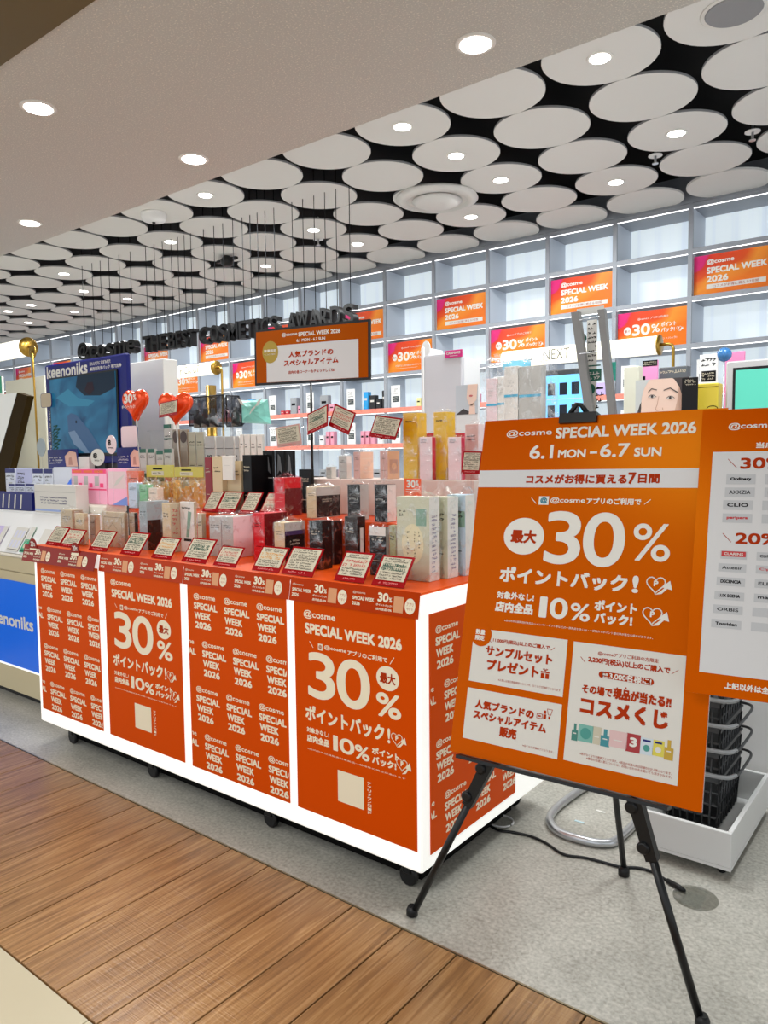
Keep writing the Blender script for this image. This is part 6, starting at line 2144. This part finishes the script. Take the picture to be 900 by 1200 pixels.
tube_lamp('glowing white tube lamp marked NEXT on a brass pole in front of the shelf wall', (591, 424), (772, 402), 4.55, .055, .085, 0, 'NEXT', (641, 672))
tube_lamp('glowing cream tube lamp on a brass pole at the left edge', (-60, 424), (33, 408), 3.32, .075, .075, 0)
tube_lamp('small glowing cream tube lamp marked PICK UP above the clear shelf', (205, 437), (253, 431), 3.95, .05, .07, 0, 'PICK UP', (217, 240))
q = ony(38.5, 412.5, 3.06)
t = thing('brass_disc', 'round brass plate seen face on beside the cream tube lamp', 'plate', q)
MB().lathe((q[0], 3.05, q[2]), [(.045 * 1.05, 0), (.05 * 1.05, .004), (.05 * 1.05, .012)], M_brass, 32, 'y').build('disc', t)
MB().tube([(q[0], 3.045, q[2] + .004), (q[0] + .03, 3.03, q[2]), (q[0] + .052, 3.03, q[2] - .03), (q[0] + .058, 3.03, q[2] - .3), (q[0] + .1, 3.03, 0.0)], .008, M_brass, 10).build('pole', t)
q = ony(233, 457, 3.2)
t = thing('brass_post', 'short brass cylinder rising behind the black pouches', 'fitting', (q[0], 3.3, 1.2))
MB().lathe((q[0], 3.3, 0), [(.035, 0), (.035, q[2] + .035)], M_brass, 20).build('cylinder', t)

# ------------------------------------------------------------------ stands and screens on the back counter
wt = thing('white_display_tower', 'white open display box with a magenta tag behind the mustard cartons', 'display', ony(520, 480, 3.62))
a, b = ony(497, 417, 3.6), ony(541, 500, 3.6)
MB().box((a[0], 3.6, ZB), (b[0], 3.63, a[2]), mat('soft grey panel', lin(206, 204, 208), .3), .004).build('front_panel', wt)
MB().box((a[0] - .02, 3.595, ZB), (a[0] - .0005, 3.80, a[2] + .05), M_white, .004).build('side_panel', wt)
MB().box((b[0] - .004, 3.6305, ZB), (b[0], 3.80, a[2] - .03), M_white, .001).build('side_panel', wt)
c = ony(500, 408, 3.6)
MB().slab([(c[0] + .03 * math.cos(q / 12 * 6.283) - .01, 3.605, a[2] + .04 + .045 * math.sin(q / 12 * 6.283)) for q in range(12)], (0, -1, 0), .006, M_white).build('petal_topper', wt)
a2, b2 = ony(521, 420, 3.59), ony(541.5, 409, 3.59)
tg = MB().box((a2[0], 3.59, a2[2]), (b2[0], 3.596, b2[2]), mat('magenta tag', lin(206, 30, 120), .35), .002).build('magenta_tag', wt)
p = Print((a2[0], 3.59, a2[2]), (1, 0, 0), (0, 0, 1), .0008)
w, h = b2[0] - a2[0], b2[2] - a2[2]
p.text('CANMAKE', w * .1, h * .45, w * .9, h * .8, M_white_ink, 1, .04).rect(w * .3, h * .2, w * .75, h * .26, M_white_ink)
p.build('lettering', tg)


def lower_face(p, w, h):
    p.rect(0, 0, w, h, mat('print grey', lin(196, 202, 208), .4), .5)
    sk = mat('portrait skin', lin(240, 208, 190), .4)
    hr = mat('portrait hair', lin(66, 56, 56), .4)
    p.poly([(0, 0), (w * .35, h * .2), (w * .6, h * .1), (w, 0)], hr, 1)
    p.poly([(w * .55, h), (w * .5, h * .55), (w * .62, h * .3), (w * .75, h * .28), (w * .95, h * .5), (w, h)], sk, 2)
    p.poly([(w * .64, h * .3), (w * .6, 0), (w * .9, 0), (w * .86, h * .4)], sk, 2)
    p.ell(w * .7, h * .62, w * .08, h * .035, mat('portrait lips', lin(196, 96, 96), .4), 3)


def big_face(p, w, h):
    sk = mat('portrait skin', lin(222, 190, 168), .4)
    hr = mat('portrait hair', lin(84, 72, 66), .4)
    sh = mat('portrait shade', lin(196, 152, 130), .4)
    p.rect(0, 0, w, h, mat('print pale', lin(206, 210, 208), .4), .5)
    p.poly([(w * .02, 0), (w * .08, h * .3), (w * .22, h * .72), (w * .34, h), (w * .96, h), (w, h * .8), (w, 0)], hr, 1)
    N_ = 30
    p.poly([(w * (.47 + (.36 + .03 * math.sin(q)) * math.cos(q)), h * (.22 + .92 * math.sin(q)) if math.sin(q) < .845 else h * .998) for q in [math.pi * k / N_ for k in range(N_ + 1)]] + [(w * .1, 0), (w * .84, 0)], sk, 2)
    p.poly([(w * .70, 0), (w * .84, 0), (w * .84, h * .5), (w * .78, h * .8), (w * .76, h * .4)], mat('portrait cheek', lin(212, 172, 150), .4), 3)
    p.line([(w * .24, h * .66), (w * .30, h * .74), (w * .39, h * .70)], w * .016, hr, 4)
    p.line([(w * .52, h * .68), (w * .63, h * .73), (w * .76, h * .60)], w * .018, hr, 4)
    for cx, cy in ((.31, .52), (.635, .46)):
        p.poly([(w * (cx - .065), h * cy), (w * cx, h * (cy + .05)), (w * (cx + .065), h * cy), (w * cx, h * (cy - .04))], M_white_ink, 4)
        p.ell(w * cx, h * (cy + .005), w * .022, h * .04, hr, 5, 16)
        p.line([(w * (cx - .068), h * cy), (w * (cx - .02), h * (cy + .05)), (w * (cx + .03), h * (cy + .045)), (w * (cx + .075), h * (cy - .01))], w * .010, hr, 6)
    p.line([(w * .43, h * .52), (w * .405, h * .3), (w * .375, h * .18), (w * .40, h * .13), (w * .46, h * .15)], w * .010, sh, 4)
    p.line([(w * .50, h * .2), (w * .51, h * .14)], w * .010, sh, 4)
    p.poly([(w * .30, h * .015), (w * .37, h * .045), (w * .43, h * .035), (w * .5, h * .045), (w * .57, h * .01), (w * .57, 0), (w * .30, 0)], mat('portrait lips', lin(196, 106, 100), .4), 4)


M_frame = mat('white print board', lin(222, 222, 222), .4)
upright_panel('portrait print cropped to a chin beside the white display box', (534, 452), (560, 485), 3.0, ZB, M_frame, .008, 'portrait_print', 'picture', lower_face)
upright_panel('portrait print of a face cropped above the lips behind the orange board', (745, 446), (810, 485), 3.06, ZB, M_frame, .008, 'portrait_print', 'picture', big_face)
upright_panel('small black text label on the corner of the face print', (799, 443), (818, 453), 3.04, ZB, M_dbox, .004, 'text_label', 'label',
              lambda p, w, h: p.scribble(w * .1, h * .15, w * .9, h * .85, 3, M_card, 1, seed=2))
upright_panel('mustard yellow stepped box behind the orange board', (816, 450), (841, 482), 3.12, ZB, mat('pale mustard box', lin(222, 196, 60), .45), .08, 'stepped_box', 'box',
              lambda p, w, h: (p.rect(0, h * .86, w, h * .88, M_ink), p.line([(w * .8 * math.cos(k / 8) * .3 + w * .75, h * .1 + h * .1 * math.sin(k / 8)) for k in range(26)], .003, M_ink)))
upright_panel('white notice card with a dark square left of the green screen', (820, 416), (841, 448), 3.42, ZB, M_white, .006, 'notice_card', 'card',
              lambda p, w, h: (p.rect(w * .12, h * .05, w * .9, h * .42, M_dbox), p.scribble(w * .15, h * .1, w * .85, h * .38, 3, M_card, 2, seed=5), p.scribble(w * .1, h * .55, w * .9, h * .9, 2, M_ink, 1, seed=6)))
upright_panel('plain pink board behind the green screen', (850, 413), (873, 424), 3.6, ZB, mat('plain pink', lin(236, 140, 186), .45), .01, 'pink_board', 'board')
upright_panel('pink card with a black top strip behind the orange board', (753, 423), (771, 446), 3.5, ZB, mat('rose pink', lin(232, 150, 200), .45), .01, 'pink_card', 'card',
              lambda p, w, h: (p.rect(0, h * .72, w * .95, h, M_dbox), p.scribble(w * .05, h * .76, w * .9, h * .96, 2, M_card, 2, seed=8), p.rect(0, 0, w * .2, h * .25, M_dbox)))
upright_panel('row of grey black small boxes beside the brass lamp pole', (772, 431), (806, 445), 3.55, ZB, mat('slate box', lin(92, 96, 100), .5), .05, 'slate_box', 'box',
              lambda p, w, h: p.scribble(w * .05, h * .5, w * .95, h * .8, 1, M_card, 1, seed=12))
upright_panel('cream white tall box left of the face print', (731, 430), (748, 485), 3.3, ZB, mat('ivory box', lin(226, 224, 206), .5), .06, 'ivory_box', 'box')
q = ony(845, 414, 3.84)
t = thing('globe_ornament', 'small blue globe ball above the notice card', 'ornament', (q[0], 3.9, q[2]))
MB().lathe((q[0], 3.9, q[2]), [(.034 * math.sin(a_ * math.pi / 10) + .0005, -.034 * math.cos(a_ * math.pi / 10)) for a_ in range(11)], mat('blue globe', lin(60, 120, 180), .2, noise=(30, .5)), 20).build('ball', t)
MB().tube([(q[0], 3.9, ZB), (q[0], 3.9, q[2] - .034)], .003, M_steel, 6).build('stem', t)


def screen(label, tl, br, Y, mc, fm, dark=None, bez=.012):
    Y += .46
    a, b = ony(*tl, Y), ony(*br, Y)
    t = thing('display_screen', label, 'screen', ((a[0] + b[0]) / 2, Y, ZB))
    MB().box((a[0], Y, ZB), (b[0], Y + .05, a[2]), fm, .006).build('housing', t)
    e = (b[0] - a[0]) * .0 + .03
    MB().box((a[0] + e, Y - .004, ZB + .02), (b[0] - e, Y - .0005, a[2] - e), M_black, .001).build('bezel', t)
    o = MB().box((a[0] + e + bez, Y - .007, ZB + .03), (b[0] - e - bez, Y - .0045, a[2] - e - bez), mc).build('screen_face', t)
    if dark:
        p = Print((a[0] + e + bez, Y - .007, ZB + .03), (1, 0, 0), (0, 0, 1), .0008)
        dark(p, b[0] - a[0] - 2 * e - 2 * bez, a[2] - e - bez - ZB - .03)
        p.build('picture', o)
    return t


screen('grey framed screen glowing plain sea green at the right picture edge', (851, 424), (965, 500), 3.15, mat('sea green screen', lin(70, 172, 150), .3, em=.55, emcol=lin(80, 178, 156)), mat('light frame', lin(200, 198, 198), .4))
screen('light blue screen with dark product pictures behind the clear film bag', (634, 435), (690, 500), 3.55, mat('sky blue screen', lin(110, 186, 236), .3, em=.6, emcol=lin(110, 186, 236)), M_dgrey,
       lambda p, w, h: [p.rect(w * (.06 + .32 * i), h * (.82 - .2 * j), w * (.26 + .32 * i), h * (.93 - .2 * j), mat('dark picture', lin(22, 30, 44), .4), 1) for i in range(3) for j in range(4)] +
       [p.rect(0, h * (.78 - .2 * j), w, h * (.785 - .2 * j), M_white_ink, 1) for j in range(4)], .002)

# clear bag holding pale blue cartons
a, b = ony(565, 424, 3.52), ony(636, 500, 3.52)
cb = thing('film_bag', 'large crinkled clear film bag around white and blue cartons behind the board', 'bag', ((a[0] + b[0]) / 2, 3.6, ZB))
mb = MB(); film_shell(mb, a[0], 3.52, ZB, b[0], 3.68, a[2] - .03, film_mat('bag film', (1, 1, 1), .18, 16, .14, .3), 77, .07, .012, 1.1); mb.build('bag_body', cb)
for n, (xa, xb, yt, m) in enumerate(((591, 607, 430, M_wbox), (583, 591, 442, M_wbox), (608, 634, 430, M_lg), (570, 582, 444, M_pinkw))):
    q0, q1 = ony(xa, yt, 3.56), ony(xb, yt, 3.56)
    o = MB().box((q0[0], 3.56, ZB + .002), (q1[0], 3.62, q0[2]), m, .002).build('inner_carton', cb)
    p = Print((q0[0], 3.56, ZB), (1, 0, 0), (0, 0, 1), .0008)
    w, h = q1[0] - q0[0], q0[2] - ZB
    p.rect(0, h * .76, w, h * .78, mat('aqua ink', lin(60, 170, 206), .5)); p.scribble(w * .2, h * .84, w * .75, h * .9, 3, M_lg, 1, seed=n)
    p.build('print', o)
MB().box((ony(586, 430, 3.6)[0], 3.625, ony(600, 432, 3.6)[2]), (ony(618, 430, 3.6)[0], 3.64, ony(600, 422, 3.6)[2]), mat('aqua card', lin(120, 200, 226), .5)).build('blue_header', cb)

# tester stand: two leaning grey posts with printed strips between
ts = thing('tester_stand', 'tall clear tester stand with two leaning grey posts above the board clip', 'stand', ony(700, 490, 3.5))
Yt = 3.5
M_post = mat('grey metal post', lin(128, 126, 124), .35, metal=.4)
for (xt, yt, xb, yb, w_) in ((669, 366, 686, 490, 9), (700, 363, 713, 490, 8)):
    a, b = ony(xt, yt, Yt), ony(xb, yb, Yt)
    wd = abs(ony(xt + w_, yt, Yt)[0] - a[0])
    d_ = (b - a) / (b[2] - a[2]); lo = a + d_ * (1.302 - a[2])
    MB().slab([lo, lo + [wd, 0, 0], a + [wd, 0, 0], a], (0, -1, 0), .03, M_post).build('post', ts)
a, b = ony(674, 356, Yt + .05), ony(722, 490, Yt + .05)
MB().box((a[0], Yt + .05, ZB), (b[0], Yt + .056, a[2]), M_clear).build('back_sheet', ts)
MB().box((a[0] - .01, Yt - .05, ZB - .0), (b[0] + .01, Yt + .2, ZB + .006), M_clear).build('base_sheet', ts)
p = Print((a[0], Yt + .049, ZB), (1, 0, 0), (0, 0, 1), .0008)
U_ = lambda x, y: p.uv(x, y)
for (x0, y0, x1, y1, m) in ((687, 374, 700, 484, M_paper), (688, 427, 704, 430, M_gtop), (688, 432, 705, 447, M_gtop), (676, 358, 708, 370, M_lg), (716, 424, 722, 446, mat('teal vial', lin(60, 170, 150), .4))):
    u0, v0 = U_(x0, y1); u1, v1 = U_(x1, y0)
    p.rect(u0, v0, u1, v1, m, 1 if m is M_paper else 2)
for (cx, cy) in ((683, 397), (693, 456)):
    u, v = U_(cx, cy); p.ell(u, v, .02, .025, M_gtop, 2, 20)
u0, v0 = U_(689, 425); u1, v1 = U_(700, 376); p.scribble(u0, v0, u1, v1, 9, M_ink, 2, seed=4, fill=.4)
u0, v0 = U_(690, 446); u1, v1 = U_(704, 434); p.scribble(u0, v0, u1, v1, 2, M_paper, 3, seed=5)
u0, v0 = U_(698, 480); u1, v1 = U_(708, 450); p.scribble(u0, v0, u1, v1, 4, M_ink, 2, seed=6)
p.build('printed_strip', ts)
for z_ in (ony(690, 414, Yt)[2], ony(690, 374, Yt)[2]):
    x_ = ony(680, 414, Yt)[0]
    MB().tube([(x_, Yt - .01, z_), (x_ + .1, Yt - .01, z_ + .003)], .003, M_blackm if z_ < 1.95 else M_steel, 6).build('cross_wire', ts)
